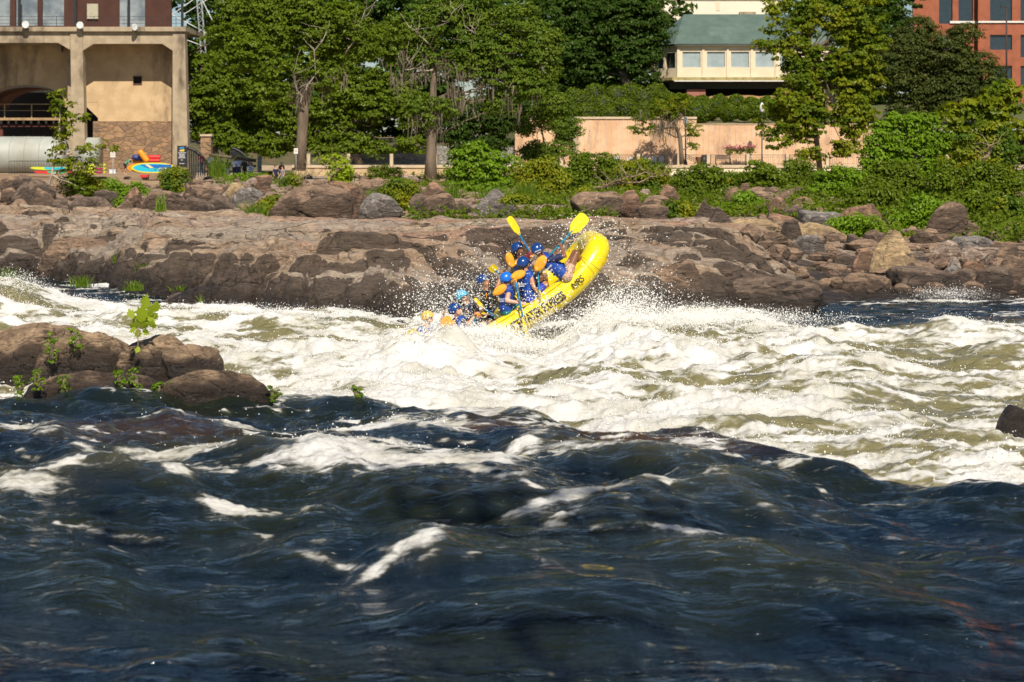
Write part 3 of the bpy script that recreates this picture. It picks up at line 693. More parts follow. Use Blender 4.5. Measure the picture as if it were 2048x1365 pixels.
HEL={'navy':mkplastic('navy helmet shell',(.008,.05,.22),.25,.0),'bright':mkplastic('bright blue helmet shell',(.01,.17,.72),.3,.0),'cyan':mkplastic('cyan helmet shell',(.01,.42,.72),.3,.0),
 'yellow':mkplastic('yellow helmet shell',(.80,.52,.10),.35,.0)}
HAIR=M('dark brown hair',(.02,.012,.008),rough=.5)
SHAFT=M('blue paddle shaft',(.0,.20,.48),rough=.3); SHAFT2=M('teal paddle shaft',(.0,.24,.36),rough=.3); BLADE=mkplastic('yellow paddle blade',(.88,.66,.01),.35,.0)
def frame(up,fwd):
    z=Vector(up).normalized(); y=Vector(fwd); y=(y-z*y.dot(z)).normalized(); x=y.cross(z)
    return Matrix((x,y,z)).transposed()
def hand(mb,wr,d,n,s=1.,curl=55):
    """palm, four fingers of unequal length and a thumb from the side of the palm; d = along the hand, n = palm normal"""
    d=Vector(d).normalized(); n=Vector(n); n=(n-d*n.dot(d)).normalized(); u=d.cross(n)
    pc=wr+d*.045*s; mb.ell(pc,(.042*s,.05*s,.017*s),Matrix((u,d,n)).transposed(),12,7)
    for k,(off,L) in enumerate(((-.030,.062),(-.010,.075),(.010,.070),(.030,.054))):
        b=wr+d*.082*s+u*off*s; dd=d.copy(); p=b
        for j,f in enumerate((.45,.32,.23)):
            a=R(curl*(j+.6)*.75); dd=(d*math.cos(a)+n*math.sin(a)).normalized(); q=p+dd*L*f*s*1.1
            mb.caps(p,q,(.0095-.001*j)*s,(.009-.001*j)*s,6); p=q
    b=wr+d*.03*s-u*.036*s; q=b+(d*.5-u*.6+n*.5).normalized()*.04*s; mb.caps(b,q,.012*s,.0105*s,6); mb.caps(q,q+(d*.7+n*.7).normalized()*.03*s,.0105*s,.009*s,6)
def person(label,J,skin,clothes,face,helmet=None,vox=.0125,group=None,collar=None,up=None,hair=None,sc=1.,grip=None,loc_name='person',mark=None):
    """J: joints as world vectors. keys head neck pelvis shoL/R elbL/R wriL/R hipL/R kneL/R ankL/R toeL/R"""
    base=J['pelvis'].copy(); root=thing(loc_name,label,'person',group,loc=tuple(base))
    def pl(o): o.parent=root; o.matrix_parent_inverse=Matrix.Translation(-base); return o
    J=dict(J); up=Vector(up) if up else (J['head']-J['neck']).normalized(); fc=Vector(face)
    Fm=frame(up,fc); hd=J['head']; s=sc
    spine=(J['neck']-J['pelvis']); sh=(J['shoR']-J['shoL'])
    b=MB(); 
    b.ell(hd+Fm@Vector((0,-.01,.02))*s,(.078*s,.098*s,.10*s),Fm,18,12); b.ell(hd+Fm@Vector((0,.025,-.055))*s,(.055*s,.065*s,.065*s),Fm,14,9)
    b.caps(hd+Fm@Vector((0,.088,.0))*s,hd+Fm@Vector((0,.108,-.03))*s,.009*s,.014*s,8)                      # nose
    b.caps(hd+Fm@Vector((-.022,.086,-.062))*s,hd+Fm@Vector((.022,.086,-.062))*s,.008*s,.008*s,6)           # lips
    b.caps(hd+Fm@Vector((-.05,.075,.028))*s,hd+Fm@Vector((.05,.075,.028))*s,.012*s,.012*s,6)             # brow
    for e in (-1,1): b.ell(hd+Fm@Vector((e*.078,-.005,-.012))*s,(.010*s,.02*s,.03*s),Fm,8,6)
    b.caps(hd-up*.05*s,J['neck'],.052*s,.058*s,12)
    fw=sh.cross(spine).normalized() if sh.length>1e-4 else fc
    ch=J['neck']-spine*.22; mid=J['neck']-spine*.55
    su=sh.normalized()
    for a,q,r1,r2 in ((J['neck']-spine*.06-su*.10*s,ch-su*.055*s,.075,.10),(J['neck']-spine*.06+su*.10*s,ch+su*.055*s,.075,.10),(ch-su*.055*s,mid-su*.04*s,.105,.09),(ch+su*.055*s,mid+su*.04*s,.105,.09),(mid-su*.04*s,J['pelvis']-su*.05*s,.09,.10),(mid+su*.04*s,J['pelvis']+su*.05*s,.09,.10)):
        b.caps(a,q,r1*s,r2*s,12)
    for q in 'LR':
        b.caps(J['neck']-spine*.05,J['sho'+q],.05*s,.058*s); b.caps(J['sho'+q],J['elb'+q],.056*s,.042*s); b.caps(J['elb'+q],J['wri'+q],.042*s,.028*s)
        fd=(J['wri'+q]-J['elb'+q]).normalized(); g=(grip or {}).get(q); n=Vector(g) if g else (fc-up*.3)
        hand(b,J['wri'+q],fd,n,s,60 if g else 22)
        b.caps(J['pelvis'],J['hip'+q],.10*s,.10*s); b.caps(J['hip'+q],J['kne'+q],.088*s,.058*s); b.caps(J['kne'+q],J['ank'+q],.056*s,.036*s)
        b.caps(J['ank'+q],J['toe'+q],.04*s,.028*s)
    pl(remesh(b,'body',SK[skin],vox))
    for e in (-1,1):
        eb=MB(); eb.ell(hd+Fm@Vector((e*.03,.090,.008))*s,(.012*s,.006*s,.007*s),Fm,8,6)
        pl(eb.obj('eye',M('dark eyes',(.03,.02,.015),rough=.2),smooth=True))
    if hair:
        hb=MB(); hb.ell(hd+Fm@Vector((0,-.022,.03))*s,(.088*s,.102*s,.103*s),Fm,16,10)
        if hair=='long': hb.caps(hd+Fm@Vector((0,-.08,-.02))*s,hd+Fm@Vector((0,-.10,-.20))*s,.06*s,.035*s)
        pl(hb.obj('hair',HAIR,smooth=True))
    inf={'vest':.034,'shirt':.012,'sleeve':.012,'shorts':.016,'trousers':.014}
    for kind,colr in clothes:
        m=CL[colr]; i=inf[kind.split('_')[0]]*s; g=MB()
        if kind.startswith('sleeve'):
            for q in 'LR':
                g=MB(); a,e_,w_=J['sho'+q],J['elb'+q],J['wri'+q]
                if kind=='sleeve': g.caps(a,a.lerp(e_,.75),.060*s+i,.05*s+i)
                else: g.caps(a,e_,.060*s+i,.045*s+i); g.caps(e_,w_,.045*s+i,.03*s+i)
                pl(remesh(g,'sleeve',m,max(vox,.014)))
            continue
        if kind in('vest','shirt'):
            for e in (-1,1):
                g.caps(J['neck']-spine*.10+su*e*.105*s,ch+su*e*.06*s,.072*s+i,.105*s+i,12); g.caps(ch+su*e*.06*s,mid+su*e*.05*s,.105*s+i,.095*s+i,12)
                g.caps(mid+su*e*.05*s,J['pelvis']+spine*.14+su*e*.055*s,.095*s+i,.10*s+i,12)
            if kind=='shirt':
                for q in 'LR': g.caps(J['sho'+q],J['sho'+q].lerp(J['elb'+q],.6),.056*s+i,.05*s+i)
        else:
            k=(.42 if colr=='flower' else .75) if kind=='shorts' else 1
            for q in 'LR':
                g.caps(J['pelvis'],J['hip'+q],.10*s+i,.10*s+i); g.caps(J['hip'+q],J['hip'+q].lerp(J['kne'+q],k),.09*s+i,.072*s+i)
                if k==1: g.caps(J['kne'+q],J['kne'+q].lerp(J['ank'+q],.9),.062*s+i,.05*s+i)
        pl(remesh(g,{'vest':'life_vest'}.get(kind,kind),m,max(vox,.014)))
        if kind=='vest':
            # waist belt and shoulder strap
            wb=MB(); c0=mid.lerp(J['pelvis'],.35); rr=.155*s; pts=[c0+su*math.cos(2*math.pi*k/20)*(rr+.02*s)+fw*math.sin(2*math.pi*k/20)*rr*.93 for k in range(21)]
            wb.tube(pts,.012*s,6); pl(wb.obj('belt',CL['black'],smooth=True))
            nf=fw if fw.dot(fc)>0 else -fw
            for e in (-1,1):
                wb=MB(); q0=J['neck']-spine*.04+su*e*.105*s
                wb.tube([q0-nf*.125*s-spine*.22,q0-nf*.10*s-spine*.02,q0+spine*.085,q0+nf*.10*s-spine*.02,q0+nf*.135*s-spine*.25],.017*s,6); pl(wb.obj('strap',ORA if collar is None else CL['black'],smooth=True))
    if collar:
        c,ax,nr,a_,b_=collar; Cm=frame(ax,nr); g=MB()
        g.ell(c,(a_,.035,b_),Cm,18,12); g.caps(c-Cm@Vector((0,0,b_*.8)),J['neck'],.045,.04); o=pl(remesh(g,'flotation_collar',ORA,.012))
    if helmet:
        g=MB(); V=[];n=28;mr=14
        for i in range(mr+1):
            ph=R(118)*i/mr
            for k in range(n):
                a=2*math.pi*k/n; lim=1.0
                x,y=math.sin(a),math.cos(a)     # y>0 = front
                phm=R(84)+R(34)*max(0,1-max(y,0)*1.7)*(1 if y>-2 else 1); p=phm*i/mr
                brim=1+.06*max(0,y)*(i/mr)**8
                V.append(hd+Fm@Vector((.112*math.sin(p)*x,(.128*math.sin(p)*y-.012)*brim,.122*math.cos(p)+.018))*s)
        for i in range(mr,-1,-1):
            for k in range(n):
                v=V[i*n+k]; c=hd+Fm@Vector((0,-.012,.018))*s; V.append(c+(v-c)*.90)
        tot=2*(mr+1); Q=[(i*n+k,i*n+(k+1)%n,(i+1)*n+(k+1)%n,(i+1)*n+k) for i in range(tot-1) for k in range(n)]
        g.add([v[:] for v in V],Q); ho=pl(g.obj('helmet',HEL[helmet],smooth=True))
        for e in (-1,1):
            for yy in (-.05,.05):
                g=MB(); g.ell(hd+Fm@Vector((e*.080,yy,.090-abs(yy)*.45))*s,(.014*s,.013*s,.008*s),Fm,8,6)
                v=g.obj('vent',BLK,smooth=True); v.parent=ho
        g=MB(); g.tube([hd+Fm@Vector(q)*s for q in ((-.098,.0,-.03),(-.07,.03,-.09),(0,.05,-.118),(.07,.03,-.09),(.098,0,-.03))],.008*s,6)
        pl(g.obj('chin_strap',BLK,smooth=True))
    if mark:   # printed words on the back of the vest or helmet
        for (body,pos,xd,zd,h,cw) in mark:
            cu=bpy.data.curves.new('t','FONT'); cu.body=body; cu.size=1; cu.align_x='CENTER'; cu.offset=.02
            ot=bpy.data.objects.new('t',cu); C.objects.link(ot); dg=bpy.context.evaluated_depsgraph_get(); dg.update()
            me=bpy.data.meshes.new_from_object(ot.evaluated_get(dg)); bpy.data.objects.remove(ot)
            xd=Vector(xd).normalized(); zd=Vector(zd); zd=(zd-xd*zd.dot(xd)).normalized()
            for v in me.vertices: v.co=pos+xd*v.co.x*h*cw+zd*v.co.y*h
            me.materials.clear(); me.materials.append(CL['white']); pl(link('printed_words',me))
    return root
def joints(D,px,default_legs=None,**k):
    """px: dict of joint -> (px,py[,dD]) ; missing limbs mirrored or posed seated"""
    J={}
    for a,v in px.items(): J[a]=P(v[0],v[1],D+(v[2] if len(v)>2 else 0))
    up=(J['neck']-J['pelvis']).normalized(); f=Vector(k.get('face',(0,-1,0))); side=f.cross(up).normalized()   # person's right
    J.setdefault('head',J['neck']+up*.17)
    for q,e in (('L',-1),('R',1)):
        J.setdefault('sho'+q,J['neck']-up*.06+side*e*.18); J.setdefault('elb'+q,J['sho'+q]-up*.24+f*.12+side*e*.04)
        J.setdefault('wri'+q,J['elb'+q]+f*.23+up*.03-side*e*.05); J.setdefault('hip'+q,J['pelvis']+side*e*.09)
        J.setdefault('kne'+q,J['hip'+q]+f*.38+up*.05+side*e*.05); J.setdefault('ank'+q,J['kne'+q]-up*.36-f*.02+side*e*.02)
        J.setdefault('toe'+q,J['ank'+q]+f*.15-up*.03)
    return J
def paddle(label,tip,throat,grip,flat,shaft=SHAFT,width=.20,group='paddles of the raft crew'):
    """tip of blade, where blade meets shaft, T grip; flat = normal of the blade face"""
    tip,throat,grip=Vector(tip),Vector(throat),Vector(grip); root=thing('paddle',label,'paddle',group,loc=tuple(throat))
    def pl(o): o.parent=root; o.matrix_parent_inverse=Matrix.Translation(-throat); return o
    ax=(tip-throat); L=ax.length; ax.normalize(); nz=Vector(flat); nz=(nz-ax*nz.dot(ax)).normalized(); wd=ax.cross(nz)
    outl=[(0,.018),(.10,.04),(.25,.085),(.42,.100),(.70,.104),(.88,.098),(.965,.075),(1,.03)]
    V=[];n=len(outl); th=.012
    for sgn in (1,-1):
        for u_,w_ in outl:
            for e in (-1,-.5,0,.5,1):
                k=(.016 if e==0 else .006)*(1-.6*u_); V.append(throat+ax*u_*L+wd*e*w_*(width/.2)+nz*sgn*k)
    g=MB(); Q=[]
    for s_ in (0,1):
        for i in range(n-1):
            for j in range(4):
                a=s_*n*5+i*5+j; q=(a,a+1,a+6,a+5); Q.append(q if s_ else q[::-1])
    m=n*5
    for i in range(n-1): Q+= [(i*5,(i+1)*5,m+(i+1)*5,m+i*5),(i*5+4,m+i*5+4,m+(i+1)*5+4,(i+1)*5+4)]
    for j in range(4): Q+= [(j,m+j,m+j+1,j+1),((n-1)*5+j,(n-1)*5+j+1,m+(n-1)*5+j+1,m+(n-1)*5+j)]
    g.add([v[:] for v in V],Q); pl(g.obj('blade',BLADE,smooth=False))
    g=MB(); g.caps(throat+ax*.06,grip,.0165,.0165,10); pl(g.obj('shaft',shaft,smooth=True))
    g=MB(); g.caps(grip-wd*.055,grip+wd*.055,.017,.017,8); g.caps(grip-ax*.0,grip+ax*.05,.02,.018,8); pl(g.obj('grip',ORA,smooth=True))
CG='paddlers in the yellow raft'
# B: front, near side, back to the viewer, arm flung up with a paddle
fB=(.75,.45,.45)
J=joints(34.75,dict(head=(1076,501,-.02),neck=(1086,514),pelvis=(1131,550,.02),shoR=(1097,521,-.14),elbR=(1129,512,-.18),wriR=(1122,494,-.05),shoL=(1090,513,.2),elbL=(1108,528,.4),wriL=(1112,506,.42),hipR=(1134,553,-.08),kneR=(1153,507,.02),ankR=(1166,541,.22),hipL=(1132,545,.12),kneL=(1150,505,.35),ankL=(1160,538,.5)),face=fB)
upB=(J['neck']-J['pelvis']).normalized()
person('person in navy helmet and blue vest at the bow, arm raised with a paddle',J,'brown',[('vest','blue'),('sleeve','navy'),('shorts','flower')],(.7,.6,.1),'navy',up=(-.15,.1,1),group=CG,grip={'R':(-.3,.2,-.6)},
  collar=(P(1081,527,34.50),(.55,0,.85),(.1,-1,.1),.10,.165),
  mark=[('WHITEWATER',P(1096,540,34.47),(.62,0,.62),(-.6,0,.7),.045,.75),('EXPRESS',P(1101,545,34.47),(.62,0,.62),(-.6,0,.7),.045,.75),('WHITEWATER',P(1076,503,34.588),(.9,.1,.40),(-.2,.3,.9),.026,.75),('EXPRESS',P(1078,507,34.586),(.9,.1,.40),(-.2,.3,.9),.026,.75)])
paddle('yellow bladed paddle raised highest, above the bow of the raft',P(1172,431,34.9),P(1140,467,34.85),P(1092,519,34.75),(.1,-1,.1),SHAFT2,.235)
wb=MB(); wb.tube([P(1120+4*math.cos(a),495.5+1.4*math.sin(a),34.7-.03*math.sin(a)) for a in [k*math.pi/6 for k in range(13)]],.006,5)
# A: far side, maroon sleeves, looking right
J=joints(35.9,dict(head=(1036,499),neck=(1041,519),pelvis=(1052,566),shoR=(1052,519,-.12),elbR=(1062,505,-.15),wriR=(1050,490,-.05),shoL=(1034,522,.15),elbL=(1044,545,.2),wriL=(1060,527,.05)),face=(.85,-.3,.2))
person('person in navy helmet with maroon sleeves at the far side of the bow',J,'brown',[('vest','blue'),('sleeve','maroon'),('shorts','black')],(.9,-.35,-.05),'navy',group=CG,hair='long',collar=(P(1020,520,35.75),(-.3,0,.95),(.2,-1,.1),.085,.15),grip={'R':(.4,-.5,-.3)})
paddle('yellow bladed paddle held upright left of the raised highest one',P(1017,434,35.75),P(1040,471,35.75),P(1064,512,35.75),(.86,-.5,.1),SHAFT,.23)
# C: near side, middle
J=joints(34.75,dict(head=(1048,528),neck=(1053,547),pelvis=(1057,596),shoR=(1061,552,-.12),elbR=(1067,574,-.2),wriR=(1078,589,-.14),shoL=(1048,552,.16),elbL=(1066,575,.3),wriL=(1076,557,.2),hipR=(1060,598,-.06),kneR=(1091,568,.05),ankR=(1086,600,.25),hipL=(1056,596,.12),kneL=(1090,565,.4),ankL=(1087,598,.5)),face=(.85,.35,.2))
person('person in navy helmet and sleeveless blue vest paddling amidships',J,'tan',[('vest','blue'),('shorts','brightblue')],(.8,.5,-.1),'navy',group=CG,hair='long',grip={'R':(-.3,.6,-.2)},collar=(P(1037,550,34.52),(.80,0,.30),(0,-1,.25),.085,.14),
  mark=[('WHITEWATER',P(1044,570,34.565),(1,.12,.04),(0,0,1),.035,.7),('EXPRESS',P(1044,574,34.565),(1,.12,.04),(0,0,1),.035,.7)])
paddle('paddle held upright in front of the middle paddler, blade edge on',P(1079,608,34.5),P(1079,580,34.5),P(1075,535,34.62),(1,.35,0),SHAFT2,.2)
# D: bright blue helmet, pale arm
J=joints(34.75,dict(head=(1014,559),neck=(1015,576),pelvis=(1011,622),shoR=(1018,581,-.13),elbR=(1014,602,-.22),wriR=(1039,606,-.25),shoL=(1012,580,.16),elbL=(1030,600,.25),wriL=(1046,606,.0),hipR=(1014,624,-.06),kneR=(1046,611,.1),ankR=(1048,640,.3),hipL=(1010,622,.12),kneL=(1046,606,.4),ankL=(1048,640,.5)),face=(.9,.25,.1))
person('person in bright blue helmet with pale arms dipping a paddle',J,'pale',[('vest','blue'),('shorts','teal')],(.85,.45,-.05),'bright',group=CG,hair='short',grip={'R':(.1,.5,-.6)},collar=(P(1000,580,34.5),(.72,0,.5),(0,-1,.25),.085,.145),
  mark=[('WHITEWATER',P(1004,600,34.545),(1,.1,.08),(0,0,1),.033,.7),('EXPRESS',P(1004,604,34.545),(1,.1,.08),(0,0,1),.033,.7)])
paddle('paddle dipped across the side of the raft over the lettering',P(1056,678,34.28),P(1045,634,34.35),P(1031,560,34.5),(.95,-.35,.1),SHAFT,.14)
# E: far side, arm raised
J=joints(36.0,dict(head=(967,563),neck=(974,583),pelvis=(988,626),shoR=(985,585,-.12),elbR=(996,571,-.15),wriR=(1002,552,-.1),shoL=(966,588,.14),elbL=(975,610,.2),wriL=(994,612,.1)),face=(.8,-.35,.1))
person('person in navy helmet and black shirt, one arm up, behind the bright blue helmet',J,'tan',[('vest','black'),('shirt','black'),('shorts','navy')],(.9,-.3,-.15),'navy',group=CG,hair='short',grip={'R':(.5,-.4,-.1)})
paddle('small looking paddle blade above the raised hand, seen edge on',P(981,533,35.85),P(994,544,35.9),P(1022,566,35.95),(.75,-.15,-.8),SHAFT,.15)
# F: cyan helmet
J=joints(35.9,dict(head=(925,594),neck=(937,611),pelvis=(955,650),shoR=(946,614,-.12),elbR=(955,634,-.15),wriR=(973,630,-.1),shoL=(932,616,.14),elbL=(948,636,.2),wriL=(962,622,.1)),face=(.85,-.3,.1))
person('person in cyan helmet ducking behind spray near the stern',J,'tan',[('vest','navy'),('shorts','black')],(.85,-.4,-.2),'cyan',group=CG,hair='long',grip={'R':(.4,-.4,-.3)},up=(-.25,-.1,1))
paddle('orange yellow paddle blade slanting down beside the cyan helmet',P(949,597,35.6),P(968,617,35.6),P(1008,650,35.7),(.6,-.5,.7),SHAFT,.11)
# G: navy helmet, black shirt near side stern
J=joints(34.7,dict(head=(911,621),neck=(917,640),pelvis=(934,678),shoR=(925,642,-.12),elbR=(938,648,-.3),wriR=(949,633,-.25),shoL=(913,646,.14),elbL=(926,662,.2),wriL=(938,655,.2),kneR=(966,649,.0),kneL=(960,652,.3)),face=(.85,.2,.1))
person('person in navy helmet and black shirt with orange collar half sunk in foam',J,'pale',[('vest','blue'),('shirt','black'),('shorts','navy')],(.8,-.1,-.3),'navy',group=CG,hair='short',grip={'R':(.3,.3,-.6)},collar=(P(892,646,34.5),(.45,0,.8),(0,-1,.2),.10,.14))
paddle('short end of a teal paddle held low beside the orange collar',P(926,700,34.35),P(933,672,34.38),P(955,629,34.42),(.6,-.8,.1),SHAFT2,.2)
# H: guide in yellow helmet at the stern
J=joints(35.3,dict(head=(856,636),neck=(850,657),pelvis=(846,706),shoR=(845,663,-.12),elbR=(838,682,-.2),wriR=(856,690,-.3),shoL=(861,660,.14),elbL=(882,644,.15),wriL=(888,628,.1)),face=(.8,-.5,.1))
person('guide in yellow helmet almost hidden by foam at the stern',J,'pale',[('vest','blue'),('sleeve','denim'),('shorts','navy')],(.85,-.4,-.15),'yellow',group=CG,hair='short',up=(-.1,-.1,1))
# wristband belongs to the bow paddler
wo=wb.obj('wristband',M('light blue band',(.1,.5,.75)),smooth=True)
for o in C.objects:
    if o.get('category')=='person' and 'arm raised with a paddle' in o['label']: wo.parent=o; wo.matrix_parent_inverse=Matrix.Translation(-o.location)

# ================================================================ SPRAY
def droplets(n,fn,rad,name,label):
    c=fn(n); r=rad(n); oc=np.array([(1,0,0),(-1,0,0),(0,1,0),(0,-1,0),(0,0,1),(0,0,-1)],float)
    T=np.array([(0,2,4),(2,1,4),(1,3,4),(3,0,4),(2,0,5),(1,2,5),(3,1,5),(0,3,5)])
    sc=1+.5*rng.normal(size=(len(c),1,3)).clip(-.8,1.6)*.6
    V=(c[:,None,:]+oc[None]*r[:,None,None]*sc).reshape(-1,3); TT=(T[None]+6*np.arange(len(c))[:,None,None]).reshape(-1,3)
    m=MC.get('spray water')
    if not m:
        m,nt,b=newmat('spray water'); nt.nodes.remove(b); d=nd(nt,'ShaderNodeBsdfDiffuse'); t=nd(nt,'ShaderNodeBsdfTranslucent'); mx=nd(nt,'ShaderNodeAddShader')
        d.inputs[0].default_value=(.80,.80,.78,1); t.inputs[0].default_value=(.42,.42,.41,1); lk(nt,d.outputs[0],mx.inputs[0]); lk(nt,t.outputs[0],mx.inputs[1]); lk(nt,mx.outputs[0],nt.nodes['Material Output'].inputs['Surface']); MC['spray water']=m
    return tag(link(name,mesh_np(name,V,TT,m,True)),label,'spray',None,'stuff')
def pix(pts,D):   # array of photo points + depth -> world
    px,py=pts[:,0],pts[:,1]; return np.stack([(px-1024)*D/F,D,CH-(py-HZ)*D/F],1)
def cloud(n,items):
    out=[];wt=np.array([i[0] for i in items]); wt=wt/wt.sum()
    for (w_,cx,cy,sx,sy,D0,sD),k in zip(items,(wt*n).astype(int)):
        g=rng.normal(size=(k,2)); out.append(pix(np.stack([cx+g[:,0]*sx,cy+g[:,1]*sy],1),D0+rng.normal(size=k)*sD))
    return np.concatenate(out)
small=lambda n:.0018+.0125*rng.power(.22,n)
IT=[(3.,925,600,52,30,35.6,.6),(1.,870,615,45,20,35.2,.5),(6,1250,606,42,27,35,.5),(6,1225,630,40,18,34.6,.5),(2,1300,618,50,22,35.3,.5),(1.6,1170,470,35,20,35.4,.5),(.35,1085,545,40,40,34.3,.3),(.25,1050,600,60,30,34.2,.3),
    (1.2,860,600,40,40,35.4,.6),(.8,985,560,50,36,36.4,.4),(.5,1080,650,60,20,34.1,.2),(1.0,1240,550,60,50,35.2,.5),(.8,960,530,70,40,35.5,.6),(.8,1090,600,30,12,34.2,.15)]
pts=cloud(30000,IT); droplets(len(pts),lambda n:pts,lambda n:small(n),'spray','white drops of water thrown up around the raft')
# froth flying off the crests of the broken water, follows the surface
n=190000; Dq=rng.uniform(19,46,n*3); uq=rng.uniform(-.32,.32,n*3); xq=uq*Dq
z,f,a_,b_=water(xq,Dq); 
fgq=1-ss(-.1,1.9,Dq-De(1024+F*xq/Dq)); wgt=np.clip(f-.55,0,1)*(.25+2.2*np.clip(z-.10,0,.7))*(1-.82*fgq)+.0006*fgq; keep=rng.uniform(0,1,n*3)<wgt*1.4; xq,Dq,z=xq[keep],Dq[keep],z[keep]
hgt=.02+np.abs(rng.normal(size=len(z)))*.045+(rng.uniform(size=len(z))<.10)*rng.exponential(.10,len(z))
c=np.stack([xq,Dq,z+hgt],1); droplets(len(c),lambda n:c,lambda n:.002+.009*rng.power(.3,n),'froth','froth jumping off the tops of the white water')
# dense splash that climbs the raft and the crest in front of it
IT=[(9,960,672,45,11,34.15,.2),(3,900,684,55,7,34.3,.25),(3,1010,690,40,8,34.0,.15),(5,1225,658,60,13,34.3,.3),(5,1320,640,70,13,34.6,.4),(1.6,1085,690,40,9,34.2,.1),(3,1410,632,40,12,36,.5),(.5,1100,640,40,12,34.25,.08),(1.,870,655,28,12,34.9,.3),(1.5,1500,630,60,8,36.5,.6),
    (2,480,625,60,8,39,.6),(2,650,635,60,8,38.5,.6),(1.6,30,575,30,16,41,.5),(1.2,1560,640,80,8,36.5,.8),(1.,1900,588,40,8,45,.5),(.5,905,640,20,20,35.4,.3)]
pts=cloud(120000,IT); droplets(len(pts),lambda n:pts,lambda n:.0022+.009*rng.power(.3,n),'splash','dense foam splash boiling along the crest under the raft')
# ================================================================ FOLIAGE
LM={'green':leafmat('leaf green',(.080,.140,.009),(.155,.215,.012),(.095,.145,.009)),
 'dark':leafmat('leaf dark green',(.022,.055,.006),(.045,.09,.010),(.03,.06,.008),.2),
 'yel':leafmat('leaf yellow green',(.13,.18,.008),(.26,.27,.010),(.09,.15,.008),.4),
 'olive':leafmat('leaf olive',(.05,.07,.015),(.085,.095,.018),(.04,.06,.012),.25),
 'bright':leafmat('leaf bright green',(.12,.24,.012),(.22,.36,.018),(.14,.25,.012),.4),
 'cyp':leafmat('leaf feathery green',(.090,.155,.014),(.15,.21,.018),(.08,.14,.012),.3),
 'lime':leafmat('leaf lime',(.28,.42,.02),(.42,.50,.03),(.3,.4,.02),.5),
 'weed':leafmat('leaf weed yellow',(.18,.25,.012),(.34,.31,.015),(.08,.15,.015),.4),
 'grass':leafmat('grass blade',(.10,.20,.02),(.20,.28,.03),(.12,.2,.02),.35)}
BARK=M('grey brown bark',(.20,.15,.105),(.12,.09,.06),3,.9,1.,14,.05,stretch=(1,1,.25)); PBARK=M('pale bark',(.48,.42,.34),(.30,.24,.18),2,.85,.6,10,.03)
MOSS=leafmat('hanging moss',(.16,.13,.10),(.24,.20,.16),(.15,.12,.09),.2)
TWIG=M('dry twig',(.36,.27,.18),(.24,.17,.11),5,.9)
def leafquads(c,nrm,size,g,asp=.62):
    n=len(c); t=g.normal(size=(n,3)); t-=nrm*np.sum(t*nrm,1)[:,None]; t/=np.linalg.norm(t,axis=1)[:,None]+1e-9
    b=np.cross(nrm,t); s=size*g.uniform(.6,1.35,n)[:,None]
    V=np.stack([c-t*s,c+b*s*asp,c+t*s,c-b*s*asp],1)
    V[:,1]+=nrm*s*.25; V[:,3]+=nrm*s*.25
    return V.reshape(-1,3)
def crown(lobes,leaf,dens,g,clump=.75,flat=.6,perclump=30):
    """lobes: (centre, (rx,ry,rz)); leaves gathered in tufts over and inside each lobe"""
    Vs=[]
    for c,r in lobes:
        r=np.array(r); area=4*math.pi*((r[0]*r[1])**1.6/3+(r[0]*r[2])**1.6/3+(r[1]*r[2])**1.6/3)**(1/1.6)
        nc=max(4,int(area*dens*2.6/(perclump*leaf*leaf*1.24)))
        d=g.normal(size=(nc,3)); d/=np.linalg.norm(d,axis=1)[:,None]
        rad=g.uniform(.45,1.06,nc)**.6; rad*=1+.18*noise(d[:,0]*2+c[0],d[:,1]*2+c[1],d[:,2]*2,5)
        cc=np.array(c)+d*r*rad[:,None]
        k=perclump; o=g.normal(size=(nc,k,3)); o/=np.linalg.norm(o,axis=2)[...,None]; o[...,2]=np.abs(o[...,2])*flat-.1
        cs=clump*g.uniform(.55,1.25,(nc,1,1)); pts=cc[:,None,:]+o*cs*g.uniform(.45,1.,(nc,k,1))
        nr=o*.8+d[:,None,:]*.5+np.array([0,-.1,.4])+g.normal(size=(nc,k,3))*.38; nr/=np.linalg.norm(nr,axis=2)[...,None]
        Vs.append(leafquads(pts.reshape(-1,3),nr.reshape(-1,3),leaf,g))
    V=np.concatenate(Vs); n=len(V)//4
    return V,np.arange(n*4).reshape(n,4)
def branchy(mb,p0,p1,r0,r1,g,n=6,wob=.05,sides=7):
    p0,p1=Vector(p0),Vector(p1); L=(p1-p0).length; pts=[]
    for i in range(n+1):
        t=i/n; w_=L*wob*math.sin(t*math.pi)
        pts.append(p0.lerp(p1,t)+Vector(g.normal(size=3))*w_*.8+Vector((0,0,-w_*.6*(1 if t<.6 else 0))))
    mb.tube(pts,[r0+(r1-r0)*(i/n)**.8 for i in range(n+1)],sides); return pts
